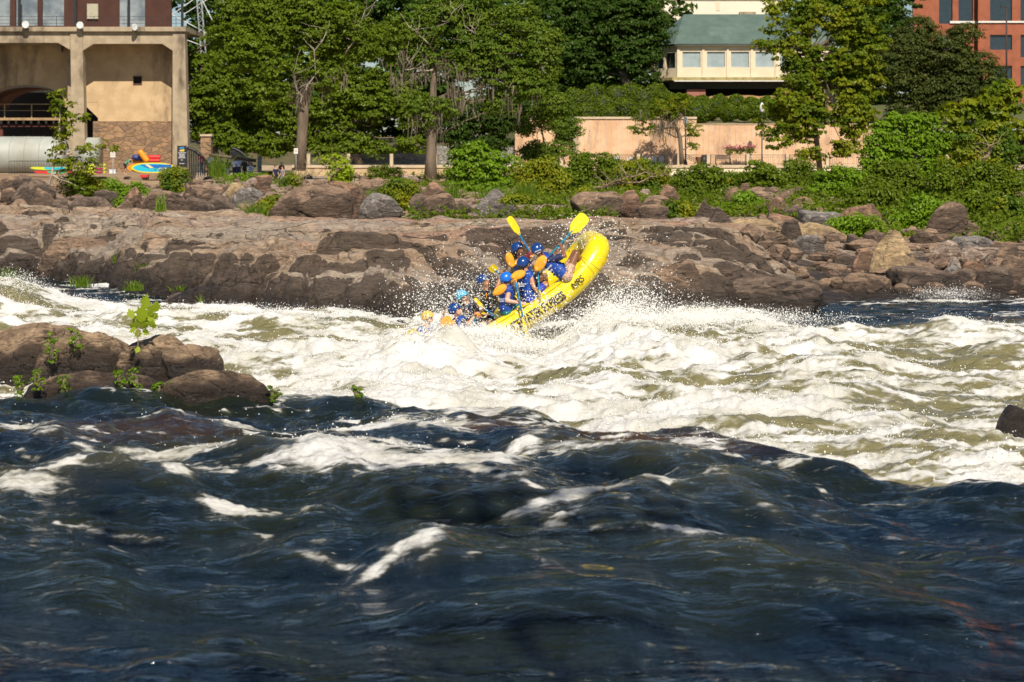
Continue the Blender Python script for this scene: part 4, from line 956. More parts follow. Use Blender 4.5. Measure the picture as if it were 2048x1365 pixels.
def tree(name,label,D,base,lobes,style,leaf=.2,dens=.55,clump=.9,trunk=None,bark=None,depth=.8,moss=None,group=None,seed=1,cat='tree',per=30,tw=.3,bare=0,flat=.6,gb=None):
    """base (px,py) foot of the trunk; lobes (px,py,rpx[,rpy[,dD]]); trunk: list of (px,py,width px)"""
    g=np.random.default_rng(seed); s=D/F; b=P(base[0],base[1],D); root=thing(name,label,cat,group,loc=tuple(b))
    def pl(o): o.parent=root; o.matrix_parent_inverse=Matrix.Translation(-b); return o
    LB=[]
    for l in lobes:
        px,py,r=l[:3]; ry=l[3] if len(l)>3 else r; dd=l[4] if len(l)>4 else g.uniform(-.35,.35)*r*s
        LB.append((P(px,py,D+dd)[:],(r*s,r*s*depth,ry*s)))
    if D>130: leaf*=.70; clump*=.85
    V,Q=crown(LB,leaf,dens,g,clump,flat,per)
    pl(link('crown',mesh_np('crown',V,Q,LM[style],False)))
    mb=MB(); trunk=trunk or [(base[0],base[1],tw/s*1.),(lobes[0][0],lobes[0][1],tw/s*.45)]
    tp=[P(a,c,D) for a,c,w_ in trunk]; mb.tube(tp,[w_*s/2 for a,c,w_ in trunk],10); top=tp[-1]; k=max(1,len(tp)-2)
    for (c,r) in LB:
        st=min(tp[1:] if len(tp)>1 else tp,key=lambda q:(q-Vector(c)).length+max(0,(q.z-c[2]))*1.5)
        branchy(mb,st,c,trunk[-1][2]*s*.35+.02,.02,g)
    pl(mb.obj('trunk',bark or BARK,smooth=True))
    if moss:
        Vm=[]
        for (px,py,sp,ln,nm) in moss:
            for k_ in range(int(nm*1.1)):
                if k_%11==0: cpx,cpy,cD,cL=px+g.normal()*sp*.9,py+g.normal()*sp*.5,D+g.uniform(-1.,.3)*sp*s,ln*s*g.uniform(.15,1.)**1.3
                a=P(cpx,cpy,cD)+Vector((g.normal()*.22,g.normal()*.22,g.normal()*.3)); L=cL*g.uniform(.45,1.); w_=.025+.045*g.random(); ang=g.uniform(0,3.14)
                dx,dy=math.cos(ang)*w_,math.sin(ang)*w_; sw=g.normal(size=2)*.06
                for q in range(3):
                    z0,z1=a.z-L*q/3,a.z-L*(q+1)/3; w0,w1=1-q*.28,1-(q+1)*.3
                    ox,oy=sw*q; o2=sw*(q+1)
                    Vm+= [(a.x-dx*w0+ox,a.y-dy*w0+oy,z0),(a.x+dx*w0+ox,a.y+dy*w0+oy,z0),(a.x+dx*w1+o2[0],a.y+dy*w1+o2[1],z1),(a.x-dx*w1+o2[0],a.y-dy*w1+o2[1],z1)]
        pl(link('hanging_moss',mesh_np('hanging_moss',Vm,np.arange(len(Vm)).reshape(-1,4),MOSS,False)))
    if bare:
        mb=MB()
        for (x0,y0,x1,y1) in bare:
            p=branchy(mb,P(x0,y0,D-.6*1.2),P(x1,y1,D-1.8),.07,.02,g,5,.06,5)
            for i in range(2,6):
                for _ in range(2): branchy(mb,p[i],p[i]+Vector((g.normal()*.9,g.normal()*.5,abs(g.normal())*1.1+.2)),.03,.008,g,3,.1,4)
        pl(mb.obj('bare_branches',PBARK,smooth=True))
    return root
def bank(px,py,r,n,sr,seed,ry=None):
    """scatter n lobes of size sr inside an ellipse of the photograph"""
    g=np.random.default_rng(seed); ry=ry or r; out=[]
    for i in range(n):
        a=g.uniform(0,2*math.pi); q=math.sqrt(g.uniform(0,1)); out.append((px+q*r*math.cos(a),py+q*ry*math.sin(a),sr*g.uniform(.7,1.25)))
    return out
# --- trees
TG='trees along the far bank'
tree('broadleaf_tree','dense green tree beside the concrete deck, in front of the lattice tower',172,(440,330),bank(430,130,70,10,36,1,110)+bank(425,245,42,6,24,2,50)+[(480,40,50),(400,190,25),(470,290,32),(398,232,16)],'green',leaf=.22,dens=.75,seed=3,group=TG,tw=.6)
tree('broadleaf_tree','wide green tree with a pale forking trunk standing in front of the wall',150,(600,335),bank(560,70,110,14,42,5,65)+bank(660,80,70,7,36,6,70)+[(560,180,45,32),(650,160,40,30),(690,40,40),(500,110,45),(520,200,30)],'yel' if 0 else 'green',leaf=.20,dens=.5,seed=4,group=TG,
  trunk=[(600,342,24),(603,290,21),(606,240,22),(608,205,20),(618,160,13),(632,100,9),(640,60,5)],bark=BARK,moss=[(612,170,22,80,110),(595,190,12,50,40),(650,150,25,50,60)],bare=[(608,215,585,150),(612,200,655,60),(690,110,730,20)])
tree('broadleaf_tree','dark green mass of tree filling the gap behind the two mossy trunks',178,(720,330),bank(725,170,85,12,38,8,90)+bank(780,230,60,6,34,9,50)+bank(560,240,80,9,36,10,50)+[(660,270,40,28),(720,285,45,24),(500,285,40,22),(560,290,40,20),(830,290,35,20),(790,90,45),(650,302,34,14),(760,304,34,14),(540,304,34,12),(480,300,30,12),(700,300,30,14)],'green',leaf=.23,dens=.75,seed=5,group=TG,tw=.8)
tree('cypress_tree','tall feathery tree hung with grey moss, its trunk standing on the rocks',143,(860,355),bank(900,70,115,15,34,11,70)+bank(1010,120,80,10,34,12,75)+[(840,210,35,26),(890,215,34,22),(1000,210,40,26),(810,60,36),(1060,170,44,34),(1080,90,44),(1040,40,40),(862,240,30,18),(960,30,50)],'cyp',leaf=.15,dens=.55,clump=.8,seed=6,group=TG,
  trunk=[(861,362,28),(862,320,22),(864,270,20),(866,200,15),(868,130,12),(874,60,9),(880,10,5)],moss=[(835,140,30,70,150),(850,115,22,40,90),(900,150,30,60,110),(940,140,30,70,130),(975,160,35,60,110),(855,240,22,60,80),(915,190,25,70,80),(1050,160,30,50,60),(960,190,50,40,70),(880,230,30,50,50)],bare=[(866,140,810,140),(868,100,830,60),(872,60,910,20),(940,120,950,60)])
tree('oak_tree','low dark tree with drooping boughs over the promenade railing',160,(1000,325),bank(960,250,70,9,30,14,38)+[(1020,235,40,30),(900,265,36,26),(1050,210,34,26),(985,290,36,16),(925,295,30,16)],'dark',leaf=.19,dens=.7,seed=7,group=TG,tw=.5)
tree('willow_tree','wispy pale green tree in front of the left end of the pink wall',150,(1095,335),bank(1095,265,48,8,22,15,40)+[(1110,210,34,24),(1075,300,30,18),(1125,300,26,18),(1060,310,24,16),(1090,318,24,12)],'cyp',leaf=.13,dens=.70,clump=.7,seed=8,group=TG,tw=.2,per=22)
tree('magnolia_tree','very dark glossy tree left of the green roofed pavilion',205,(1220,175),bank(1210,70,100,15,38,16,62)+[(1300,60,48,50),(1130,110,45),(1180,140,40,32),(1290,140,30,30),(1250,20,60),(1120,30,50)],'dark',leaf=.24,dens=.75,seed=9,group=TG,tw=.8,trunk=[(1258,178,22),(1246,150,18),(1235,128,14),(1225,90,10)])
tree('small_tree','small crooked tree with black moss in front of the pink wall',176,(1362,330),[(1330,215,34,22),(1365,208,28,18),(1290,235,24,16),(1275,258,15,12),(1388,262,18,16),(1388,290,10,10),(1300,262,12,12),(1345,230,26,14)],'yel',leaf=.14,dens=.42,clump=.6,seed=10,group=TG,
  trunk=[(1364,328,11),(1362,300,9),(1360,275,9),(1352,255,6),(1340,235,4)],moss=[(1335,240,18,50,110),(1320,250,14,40,60),(1350,255,15,34,50),(1305,240,16,26,30)])
tree('sycamore_tree','big yellow green tree with a ragged edge hiding the right end of the pavilion',150,(1640,345),bank(1670,70,80,17,34,18,80)+bank(1650,200,90,17,34,19,80)+[(1600,60,34),(1600,110,36),(1620,250,40),(1700,240,40),(1590,260,30)]+[(1545,45,26,30),(1560,100,24,26),(1530,95,22,16),(1600,150,36),(1570,210,26),(1740,170,30,40),(1740,80,30),(1555,285,26,22),(1620,310,28,16),(1690,300,36,22),(1560,10,30),(1530,255,18,20)],'yel',leaf=.22,dens=.50,clump=.75,seed=11,group=TG,tw=.5)
tree('olive_tree','broad dark olive tree in front of the red brick building',190,(1880,250),bank(1880,140,100,20,38,20,65)+[(1810,90,36),(1960,150,44,50),(1800,170,40),(1840,60,34,26),(1930,70,32,24),(1990,190,32,40),(1900,200,60,40),(1820,230,50,36),(1780,130,34,40)],'olive',leaf=.18,dens=.62,seed=12,group=TG,tw=.7,bare=[(1870,150,1895,90)])
tree('dark_tree','dark tree top peeking between the yellow green tree and the brick building',215,(1770,150),[(1770,20,40,30),(1740,50,40),(1800,40,26),(1770,90,40)],'dark',leaf=.22,dens=.7,seed=13,group=TG)
tree('sapling_tree','loose yellow green young tree leaning up at the right edge of the picture',98,(1990,330),bank(1960,235,66,16,20,21,34)+bank(2015,215,40,12,24,22,40)+bank(1970,285,60,8,20,23,20)+[(1900,225,16),(1920,250,18),(2040,250,30),(1985,290,24)],'yel',leaf=.17,dens=.33,clump=.5,seed=14,group=TG,trunk=[(1962,330,7),(1985,290,5),(2000,240,3)],bark=PBARK,per=16)
tree('young_tree','thin leaning young tree with sparse yellow leaves before the concrete column',112,(112,392),[(118,195,20,14),(122,215,24,16),(135,240,22,16),(128,262,24,18),(165,232,12,18),(120,285,16,22),(112,310,18,18),(130,330,16,16),(175,300,20,14),(205,295,14,12),(155,330,22,18),(180,330,16,14),(225,300,10,8),(150,362,20,16),(170,380,22,12)],'yel',leaf=.10,dens=.30,clump=.42,seed=15,group=TG,
  trunk=[(93,388,6),(103,350,5),(112,310,4),(118,260,3),(122,200,2)],bark=PBARK,per=16)
# far woodland behind, one mass
g=np.random.default_rng(77); LB=[]
for i in range(185):
    px=g.uniform(370,1360) if i<150 else g.uniform(1590,1790); D=g.uniform(216,246); py=g.uniform(-60,260); LB.append((P(px,py,D)[:],tuple(g.uniform(2.8,4.2,3))))
V,Q=crown(LB,.36,.24,g,1.2,.6,22); tag(link('woodland',mesh_np('woodland',V,Q,LM['dark'],False)),'dark wood filling the background behind the bank trees','woodland',None,'stuff')
# --- shrubs
def shrub(x0,y0,x1,y1,D,style,label,leaf=.07,dens=.55,seed=1,n=None,clump=.35,group='shrubs on the rocky bank',name='shrub',cat='shrub',per=20):
    w_,h_=x1-x0,y1-y0; g=np.random.default_rng(seed+500); n=n or int(4+w_/30); lb=[]
    for i in range(n):
        q=(i+.5)/n; px=x0+w_*(.12+.76*q)+g.normal()*w_*.04; top=y0+h_*(1.1*abs(q-.5)**1.7)*g.uniform(.6,1.3)+h_*g.uniform(-.03,.10); r=min(w_,h_,70)*g.uniform(.2,.32)
        for py in np.arange(top+r*.65,y1-r*.3,max(r*1.45,4)): lb.append((px+g.normal()*r*.3,py,r,r*.9))
    return tree(name,label,D,((x0+x1)/2,y1),lb,style,leaf=leaf,dens=dens,clump=clump,seed=seed,group=group,cat=cat,tw=.06,per=per,trunk=[((x0+x1)/2,y1+4,5),((x0+x1)/2,(y0+y1)/2,2.5)],bark=TWIG,depth=1.)
SH=[(1688,372,1812,440,70,'green','shrub on the bank directly behind the reddish tan hump',.07),
(1788,392,1905,486,64,'bright','leafy thicket behind the golden triangular boulder',.06),
(1885,385,1990,482,66,'green','dark leafy tangle right of the boulder buried in vines',.07),
(1960,395,2075,492,65,'weed','dense yellowish tangle above the blue grey boulder at the right edge',.07),
(1560,385,1680,425,78,'green','low dense shrub behind the stack of grey slabs',.07),
(1400,345,1500,395,112,'weed','weeds growing between the round reddish boulder and the dark bush',.08),
(885,286,1032,402,108,'bright','big bright green bush beside the mossy tree trunk',.11),
(1018,318,1152,408,96,'weed','wide yellow green weedy bush behind the raised paddles',.07),
(1108,305,1245,388,112,'green','green bush below the promenade railing, right of the weedy bush',.09),
(1222,320,1346,398,104,'weed','yellow green bush with dead branches in it',.08),
(1350,330,1458,416,94,'green','rounded dark green bush right of the rock pile',.07),
(1303,408,1398,446,72,'weed','low yellow bramble over the central boulders',.06),
(1438,388,1542,458,76,'bright','low green thicket behind the tilted blade rock',.06),
(1488,326,1566,402,102,'green','tall leafy weeds below the cream wall',.10),
(1556,322,1625,400,104,'green','dense bush in front of the cream wall, left of the round reddish boulder',.08),
(1610,338,1765,432,86,'bright','broad bright bush above the reddish tan hump',.07),
(1692,325,1885,476,77,'green','very large rounded bush above the golden boulder',.07),
(1712,222,1905,372,108,'bright','tall bright thicket under the olive tree',.10),
(1632,436,1792,530,59,'bright','low green bush spreading among the boulders left of the golden one',.05),
(1845,320,2065,500,76,'green','tangled vines and weeds covering the right bank',.07),
(1875,245,2075,410,92,'weed','tangled yellowish brush at the right edge under the sapling',.08),
(1880,440,2070,500,66,'green','vines hanging over the broken pink rock',.05),
(324,334,374,388,124,'weed','leafy weed in front of the paddle board',.09),
(446,347,538,368,150,'bright','low rounded shrub in front of the strolling people',.09),
(566,352,604,394,126,'weed','yellow flowering weed left of the mossy trunk',.08),
(652,312,704,372,130,'lime','big leaved sprawling sapling in front of the tan wall',.15),
(733,333,803,365,150,'green','dark green shrub against the tan promenade wall',.09),
(196,362,250,396,118,'bright','bright weed in front of the white bucket',.08),
(120,348,200,404,114,'weed','straggly yellow shrub at the foot of the leaning young tree',.08),
(250,368,300,392,122,'bright','small leafy weed right of the bright weed',.08),
(232,398,262,425,80,'bright','small bright green weed between the dark boulders',.06),
(510,395,600,440,72,'weed','weeds behind the tall green reed clump',.05),
(755,360,845,428,80,'weed','red tinged yellow grass and weeds beside the grey domed boulder',.06),
(1000,395,1060,410,74,'weed','low weeds behind the grey pyramid',.06),
(-12,455,42,512,58,'bright','green vines spilling down at the left edge',.05),
(520,348,534,358,152,'bright','tiny shrub right of the low rounded one',.07),
(630,555,768,602,43.4,'bright','wide patch of green leafy weeds on the ledge above the water',.04),
(1860,560,1880,575,50,'green','tiny green weed between the wet boulders',.04),
(1155,380,1180,400,80,'weed','small yellow weed left of the layered boulder',.05),
(1580,590,1610,604,46,'weed','small weed on the ledge at the waterline',.03)]
for i,(a,b,c,d,D,st_,lb,lf) in enumerate(SH): shrub(a,b,c,d,D,st_,lb,leaf=lf*1.0,seed=i+30,clump=.26+.0022*D)
# hedge of clipped balls
HB=[(1425,218,22),(1440,206,18),(1472,208,18),(1503,212,18),(1535,212,20),(1565,215,20),(1590,220,22),(1620,225,22),(1405,208,18),(1378,212,20),(1352,208,20),(1225,182,20),(1168,182,18),(1160,205,26),(1190,190,24),(1205,215,26),(1232,195,25),(1262,190,24),(1250,220,26),(1285,200,26),(1175,228,22),(1215,232,22),(1290,225,24),(1312,190,24),(1140,222,20),(1270,178,18),(1148,195,20),
 (1392,228,24),(1415,222,20),(1457,226,19),(1488,226,16),(1518,226,18),(1550,225,18),(1330,200,20),(1318,225,20)]
for i,(px,py,r) in enumerate(HB):
    D=186+(236-py)*.38; g=np.random.default_rng(i+900); s=D/F; c=P(px,py,D); rr=np.array([r*s,r*s,r*s*.95])
    d=g.normal(size=(1500,3)); d/=np.linalg.norm(d,axis=1)[:,None]; pts=d*rr*(g.uniform(.86,1.04,(1500,1))+.14*noise(d[:,0]*2+i,d[:,1]*2,d[:,2]*2,i)[:,None]); nr=d+g.normal(size=d.shape)*.5; nr/=np.linalg.norm(nr,axis=1)[:,None]
    root=thing('clipped_shrub','clipped round green shrub on the slope above the pink wall','shrub','clipped shrubs on the slope',loc=tuple(c))
    V,T=ico(3); link('core',mesh_np('core',V*rr*.9,T,M('hedge core',(.012,.025,.006))),root)
    link('foliage',mesh_np('foliage',leafquads(pts,nr,.12,g),np.arange(6000).reshape(-1,4),LM['green'],False),root)
# grass tufts
def tuft(px,py,wpx,hpx,D,n,label,style='grass',seed=0,w=.012):
    s=D/F; g=np.random.default_rng(seed+70); b=P(px,py,D); V=[]
    for i in range(n):
        a=g.normal(size=2)*wpx*s*.26; h=hpx*s*g.uniform(.4,1.05); lean=g.normal(size=2)*.28*h+a*.35; ang=g.uniform(0,math.pi); dx,dy=math.cos(ang)*w,math.sin(ang)*w
        pz=-.08; prev=None
        for q in range(4):
            t=q/3; cx,cy,cz=a[0]+lean[0]*t*t,a[1]+lean[1]*t*t,pz+h*(t-.12*t*t*abs(lean[0])/(h+1e-6)); k=1-.85*t
            cur=((cx-dx*k,cy-dy*k,cz),(cx+dx*k,cy+dy*k,cz))
            if prev: V+=[prev[0],prev[1],cur[1],cur[0]]
            prev=cur
    me=mesh_np('grass_tuft',V,np.arange(len(V)).reshape(-1,4),LM[style],False)
    return tag(link('grass_tuft',me,loc=b),label,'grass','grass tufts on the rocks')
GT=[(1050,398,60,44,92,200,'tall yellow green grass in the middle of the weedy bush'),
(1135,400,50,40,98,170,'tall grass between the two central green bushes'),
(905,398,40,46,100,150,'dark green grass at the left foot of the big bright green bush'),
(800,400,46,40,82,160,'long pale grass left of the small dark round boulder'),
(742,398,30,26,90,90,'short grass behind the grey domed boulder'),
(1255,388,50,40,106,140,'tall grass behind the layered boulder'),
(1500,372,60,34,112,160,'tall pale grass right of the round reddish boulder'),
(470,378,40,20,135,110,'tall grass right of the fountain of grass'),
(307,460,45,34,61,220,'bushy grass tuft on the shelf in front of the large smooth boulder'),
(322,420,20,40,66,40,'thin tall grass before the large smooth rounded boulder'),
(512,448,44,52,69,260,'tall green reed clump in the middle of the left rock shelf'),
(548,450,40,24,67,120,'sparse grass right of the tall reed clump'),
(580,452,12,40,66,16,'two thin stalks standing on the pale shelf'),
(958,472,26,42,52,90,'tall yellowish grass left of the raised paddle'),
(15,562,34,34,50,120,'grass clump at the left edge by the dark water'),
(163,568,34,24,47,90,'grass clump at the foot of the dark hump'),
(298,552,40,36,48,130,'bright grass on the ledge above the pouring water'),
(268,575,34,22,46.6,90,'grass on the lower ledge left of the bright one'),
(232,520,14,24,50,40,'small grass tuft in the face of the hump'),
(158,468,10,24,56,24,'tiny plant on the shelf above the hump'),
(432,566,22,18,47,50,'grass tuft in the crack of the grey ledge'),
(366,575,40,14,46,70,'short grass along the lip of the wet ledge'),
(556,622,26,38,43,110,'grass clump right beside the white water below the ledge'),
(400,612,12,30,44,24,'thin weed in the middle of the wet ledge'),
(1482,572,28,42,47,110,'bright upright grass clump right of the raft'),
(1440,510,16,30,54,60,'grass on the shelf above the right rock face'),
(1412,585,14,28,44,40,'little grass on the brown rock face'),
(1438,622,12,34,42.3,36,'grass blades low on the stepped ledge'),
(1458,588,16,20,44,40,'small tuft left of the dark stepped ledge'),
(1592,560,40,34,49,120,'mixed green and yellow grass among the low slabs'),
(1645,560,24,18,49,60,'grass at the foot of the ledge stone'),
(1130,470,10,24,53,24,'little grass left of the highest paddle'),
(1268,600,40,34,42,60,'wet grass behind the splash right of the raft'),
(1262,478,18,12,53,40,'short grass above the bow of the raft'),
(1590,606,34,20,45.6,60,'grass blades at the tip of the waterline ledge'),
(478,560,24,14,46,40,'short grass above the wet ledge'),
(435,352,34,46,140,160,'tall fountain of grass in front of the black gate'),
(610,393,16,12,80,30,'thin grass at the base of the massive boulder'),
(985,392,70,26,86,220,'blue green grass behind the grey pyramid')]
for i,(a,b,c,d,D,n,lb) in enumerate(GT): tuft(a,b,c,d,D,n,lb,seed=i,w=.008+.00022*D)
for i,(a,b,h,lb) in enumerate([(38,790,34,'slender weed at the left edge of the near rocks'),(72,782,40,'slender weed second from left on the near rocks'),(103,725,58,'weeds growing down the crack of the lumpy rock'),(150,700,44,'spreading weed on top of the brown rock hump'),
  (133,818,64,'bushy green weed in front of the long wet rock'),(243,775,34,'weed between the near rocks, below the sapling'),(270,778,40,'taller weed between the near rocks, right of the first'),(318,792,26,'round leaved weed on the long wet rock'),(345,786,22,'weed at the join of the two low rocks'),(372,806,30,'thin weed at the foot of the whaleback rock'),(550,802,26,'weed at the far tip of the whaleback rock'),(715,797,22,'dark little weed at the lip of the fall')]):
    t_=tree('weed',lb,25.1+(a==103 or a==150)*2.2,(a,b),[(a+np.random.default_rng(i+q).normal()*5,b-h*(q+.6)/6,4.5+h*.05) for q in range(6)],'bright',leaf=.020,dens=.32,clump=.06,seed=300+i,group='weeds on the near rocks',cat='weed',tw=.008,per=8)
# the lime sapling on the near rock: lobed leaves on a thin stem
sp=P(276,712,26.9); root=thing('sapling','bright lime green sapling with big lobed leaves standing on the near rock','sapling',loc=tuple(sp))
mb=MB(); stem=[(0,-.05),(0,.25),(.02,.45),(0,.62),(.03,.8)]; mb.tube([(x,0,z) for x,z in stem],[.008,.007,.005,.004,.003],6); 
g=np.random.default_rng(5); s_=26.9/F
LS=[(290,605,14),(283,628,15),(300,622,11),(312,614,10),(262,628,9),(270,640,10),(298,640,12),(305,650,9),(268,652,9),(287,652,10),(265,660,7),(292,665,7),(276,668,8),(282,640,9),(275,700,6),(310,632,8)]
for k,(px,py,r) in enumerate(LS):
    c=P(px,py,26.9+g.uniform(-.12,.12))-sp; q=Vector((0,0,max(.15,c.z-.12))); mb.tube([tuple(q),tuple((q+c)/2+Vector((0,0,.01))),tuple(c)],.002,4)
    R_=r*s_*1.35; n=10; nr=Vector((g.normal()*.5,-1,g.normal()*.5+.35)).normalized(); ax=Vector((c.x*.6,0,c.z-.4)).normalized()+Vector((g.normal()*.3,0,g.normal()*.3)); ax=(ax-nr*ax.dot(nr)).normalized(); sd_=ax.cross(nr)
    shp=[(-.9,0),(-.55,.55),(-.2,.5),(-.1,.95),(.2,.55),(.55,.6),(.5,.3),(1.05,0),(.5,-.3),(.55,-.6),(.2,-.55),(-.1,-.95),(-.2,-.5),(-.55,-.55)]
    V=[tuple(c)]+[tuple(c+ax*u_*R_+sd_*v_*R_+nr*(-.12*abs(v_)*R_)) for u_,v_ in shp]; T=[(0,1+i,1+(i+1)%14) for i in range(14)]
    link('leaf',mesh_np('leaf',V,T,LM['lime'],False),root)
mb.obj('stem',TWIG,root,smooth=True)
# ================================================================ BUILDINGS AND PROMENADE
CON=M('weathered concrete',(.42,.34,.23),(.33,.26,.175),1.2,.9,.5,9,.03,stain=(.13,.10,.07),ss_=.35)
CON2=M('tan concrete wall',(.58,.42,.24),(.48,.34,.19),.9,.9,.5,6,.03,stain=(.24,.17,.10),ss_=.3)  # warmer tan concrete of the recessed walls
DARK=M('dark interior',(.02,.017,.015)); STEEL=M('dark painted steel',(.02,.022,.027),rough=.5); GLASS=M('window glass',(.03,.05,.065),rough=.08)
def brickmat(name,c1,c2,mort,scale,rw=.5,rh=.25,off=.5,bmp=.6,sq=0):
    m,nt,b=newmat(name); bt=nd(nt,'ShaderNodeTexBrick'); bt.inputs['Scale'].default_value=scale; bt.offset=off
    for i,c in ((1,c1),(2,c2),(3,mort)): bt.inputs[i].default_value=(*c,1)
    bt.inputs['Brick Width'].default_value=rw; bt.inputs['Row Height'].default_value=rh; bt.inputs['Mortar Size'].default_value=.015
    tc=nd(nt,'ShaderNodeTexCoord'); mp=nd(nt,'ShaderNodeMapping'); mp.inputs['Rotation'].default_value=(R(90),0,0); lk(nt,tc.outputs['Object'],mp.inputs[0]); lk(nt,mp.outputs[0],bt.inputs[0])
    col=mixc(nt,math2(nt,'MULTIPLY',rampf(nt,tex(nt,.8,5),.4,.65),.45),bt.outputs['Color'],tuple(v*.55 for v in c1)); lk(nt,col,b.inputs['Base Color']); b.inputs['Roughness'].default_value=.9
    bump(nt,bt.outputs['Fac'],-bmp,.02,b); MC[name]=m; return m
def rubblemat(name,c1,c2,mort,scale):
    m,nt,b=newmat(name); tc=nd(nt,'ShaderNodeTexCoord'); mp=nd(nt,'ShaderNodeMapping'); mp.inputs['Scale'].default_value=(scale,scale,scale*1.9); lk(nt,tc.outputs['Object'],mp.inputs[0])
    nz=nd(nt,'ShaderNodeTexNoise'); nz.inputs['Scale'].default_value=.9; lk(nt,tc.outputs['Object'],nz.inputs['Vector']); ad=nd(nt,'ShaderNodeVectorMath',operation='ADD'); lk(nt,mp.outputs[0],ad.inputs[0]); lk(nt,nz.outputs['Color'],ad.inputs[1])
    v=nd(nt,'ShaderNodeTexVoronoi'); v.inputs['Scale'].default_value=1; lk(nt,ad.outputs[0],v.inputs['Vector']); e=nd(nt,'ShaderNodeTexVoronoi',feature='DISTANCE_TO_EDGE'); e.inputs['Scale'].default_value=1; lk(nt,ad.outputs[0],e.inputs['Vector'])
    sp=nd(nt,'ShaderNodeSeparateXYZ'); lk(nt,v.outputs['Color'],sp.inputs[0]); col=mixc(nt,sp.outputs['X'],c1,c2)
    col=mixc(nt,math2(nt,'MULTIPLY',rampf(nt,tex(nt,3,6),.45,.65),.5),col,tuple(x*.5 for x in c2)); ed=rampf(nt,e.outputs['Distance'],.0,.07); col=mixc(nt,ed,mort,col); lk(nt,col,b.inputs['Base Color']); b.inputs['Roughness'].default_value=.9
    bump(nt,ed,.9,.08,b); MC[name]=m; return m
RUB=rubblemat('rubble masonry',(.36,.22,.12),(.20,.13,.085),(.30,.20,.12),1.3); RUB2=rubblemat('pale rubble wall',(.40,.38,.34),(.22,.21,.19),(.3,.28,.25),1.6)
BRD=brickmat('dark red brick',(.075,.026,.016),(.055,.020,.013),(.10,.05,.04),4); BRO=brickmat('orange red brick',(.36,.105,.05),(.30,.085,.04),(.35,.16,.10),3.5,bmp=.3); BRP=brickmat('pink brick',(.40,.22,.15),(.30,.15,.11),(.3,.2,.15),5)
PIPE=M('pale grey paint',(.40,.42,.38),(.34,.36,.33),.8,.5,stain=(.33,.33,.28),ss_=.3); WOODP=M('weathered planks',(.34,.25,.16),(.24,.17,.11),1.,.9,.5,8,.02,stretch=(.2,1,6))
STUC=M('pink orange stucco',(.70,.48,.30),(.60,.37,.21),.7,.9,.4,6,.03,stain=(.42,.26,.16),ss_=.6); CREAM=M('cream paint',(.72,.62,.45),(.66,.56,.40),1.2,.85); CAP=M('cream stone coping',(.58,.47,.32),(.5,.4,.27),1.5,.85,.3,8,.02)
WHITE=M('white paint',(.74,.72,.66),(.68,.66,.6),1,.7,stain=(.5,.46,.38),ss_=.3)
def mk(name,label,cat,D,px,py,group=None):
    b=P(px,py,D); r=thing(name,label,cat,group,loc=tuple(b)); 
    def pl(o): o.parent=r; o.matrix_parent_inverse=Matrix.Translation(-b); return o
    return r,pl
def bx(D,x0,y0,x1,y1,d0=0.,d1=1.,mb=None):
    """box seen as the rectangle x0,y0-x1,y1 of the photograph when its face stands at depth D+d0; runs back to D+d1"""
    mb=mb or MB(); Df=D+d0; a=P(x0,y0,Df); b=P(x1,y1,Df); mb.box((a.x,Df,b.z),(b.x,D+d1,a.z)); return mb
# ---- concrete deck structure with brick powerhouse on top
D0=165.
pw,pl=mk('powerhouse','old brick powerhouse on a tall concrete deck at the left','building',D0,180,350)
mb=MB(); bx(D0,-160,54,372,63,-.35,9,mb); pl(mb.obj('deck_slab',CON))
mb=MB()
def beam(x0,x1,yt,yb,ch,mb,d0,d1):
    pts=[(x0,yt),(x1,yt),(x1,yb+14),(x1-ch,yb),(x0+ch,yb),(x0,yb+14)]; mb.prism([(P(a,0,D0+d0).x,P(0,b,D0+d0).z) for a,b in pts][::-1],D0+d0,D0+d1)
beam(-40,140,63.2,86,24,mb,0,.9); pl(mb.obj('beam',CON)); mb=MB(); beam(165,346,63.2,88,22,mb,0,.9); pl(mb.obj('beam',CON))
mb=MB(); beam(-40,122,63.2,90,22,mb,3.0,3.9); pl(mb.obj('beam',CON))
def col(x0,x1,x2,x3,yb,d0,d1,D=D0,mat=CON,name='column',yt=63.2):
    mb=MB(); Z0,Z1=P(0,yb,D).z-.6,P(0,yt,D).z; X=[P(v,0,D).x for v in (x0,x1,x2,x3)]
    mb.hexa([(X[2],D+d0,Z0),(X[3],D+d0,Z0),(X[3],D+d1,Z0),(X[2],D+d1,Z0),(X[0],D+d0,Z1),(X[1],D+d0,Z1),(X[1],D+d1,Z1),(X[0],D+d1,Z1)]); return pl(mb.obj(name,mat))
col(141,165,146,172,352,-.12,.95); col(346,370,345,378,356,-.12,1.1); col(120,140,118,143,300,3.,4.,D0); col(-62,-40,-64,-38,352,-.12,.95)
def wall_with_hole(D,x0,y0,x1,y1,hx0,hy0,hx1,hy1,d0,d1,mat,name='wall'):
    mb=MB(); bx(D,x0,y0,hx0,y1,d0,d1,mb); bx(D,hx1,y0,x1,y1,d0,d1,mb); bx(D,hx0,y0,hx1,hy0,d0,d1,mb); bx(D,hx0,hy1,hx1,y1,d0,d1,mb); return pl(mb.obj(name,mat))
wall_with_hole(D0,196,66,346,243,266,153,284,168,3.0,3.8,CON2)
mb=MB(); mb.prism([(P(a,0,D0+3.6).x,P(0,b,D0+3.6).z) for a,b in ((164,66),(196,66),(196,243),(200,243),(200,236),(168,204),(164,204))],D0+3.6,D0+4.4) if 0 else bx(D0,164,66,195.9,205,3.0,3.8,mb); pl(mb.obj('wall',CON2))
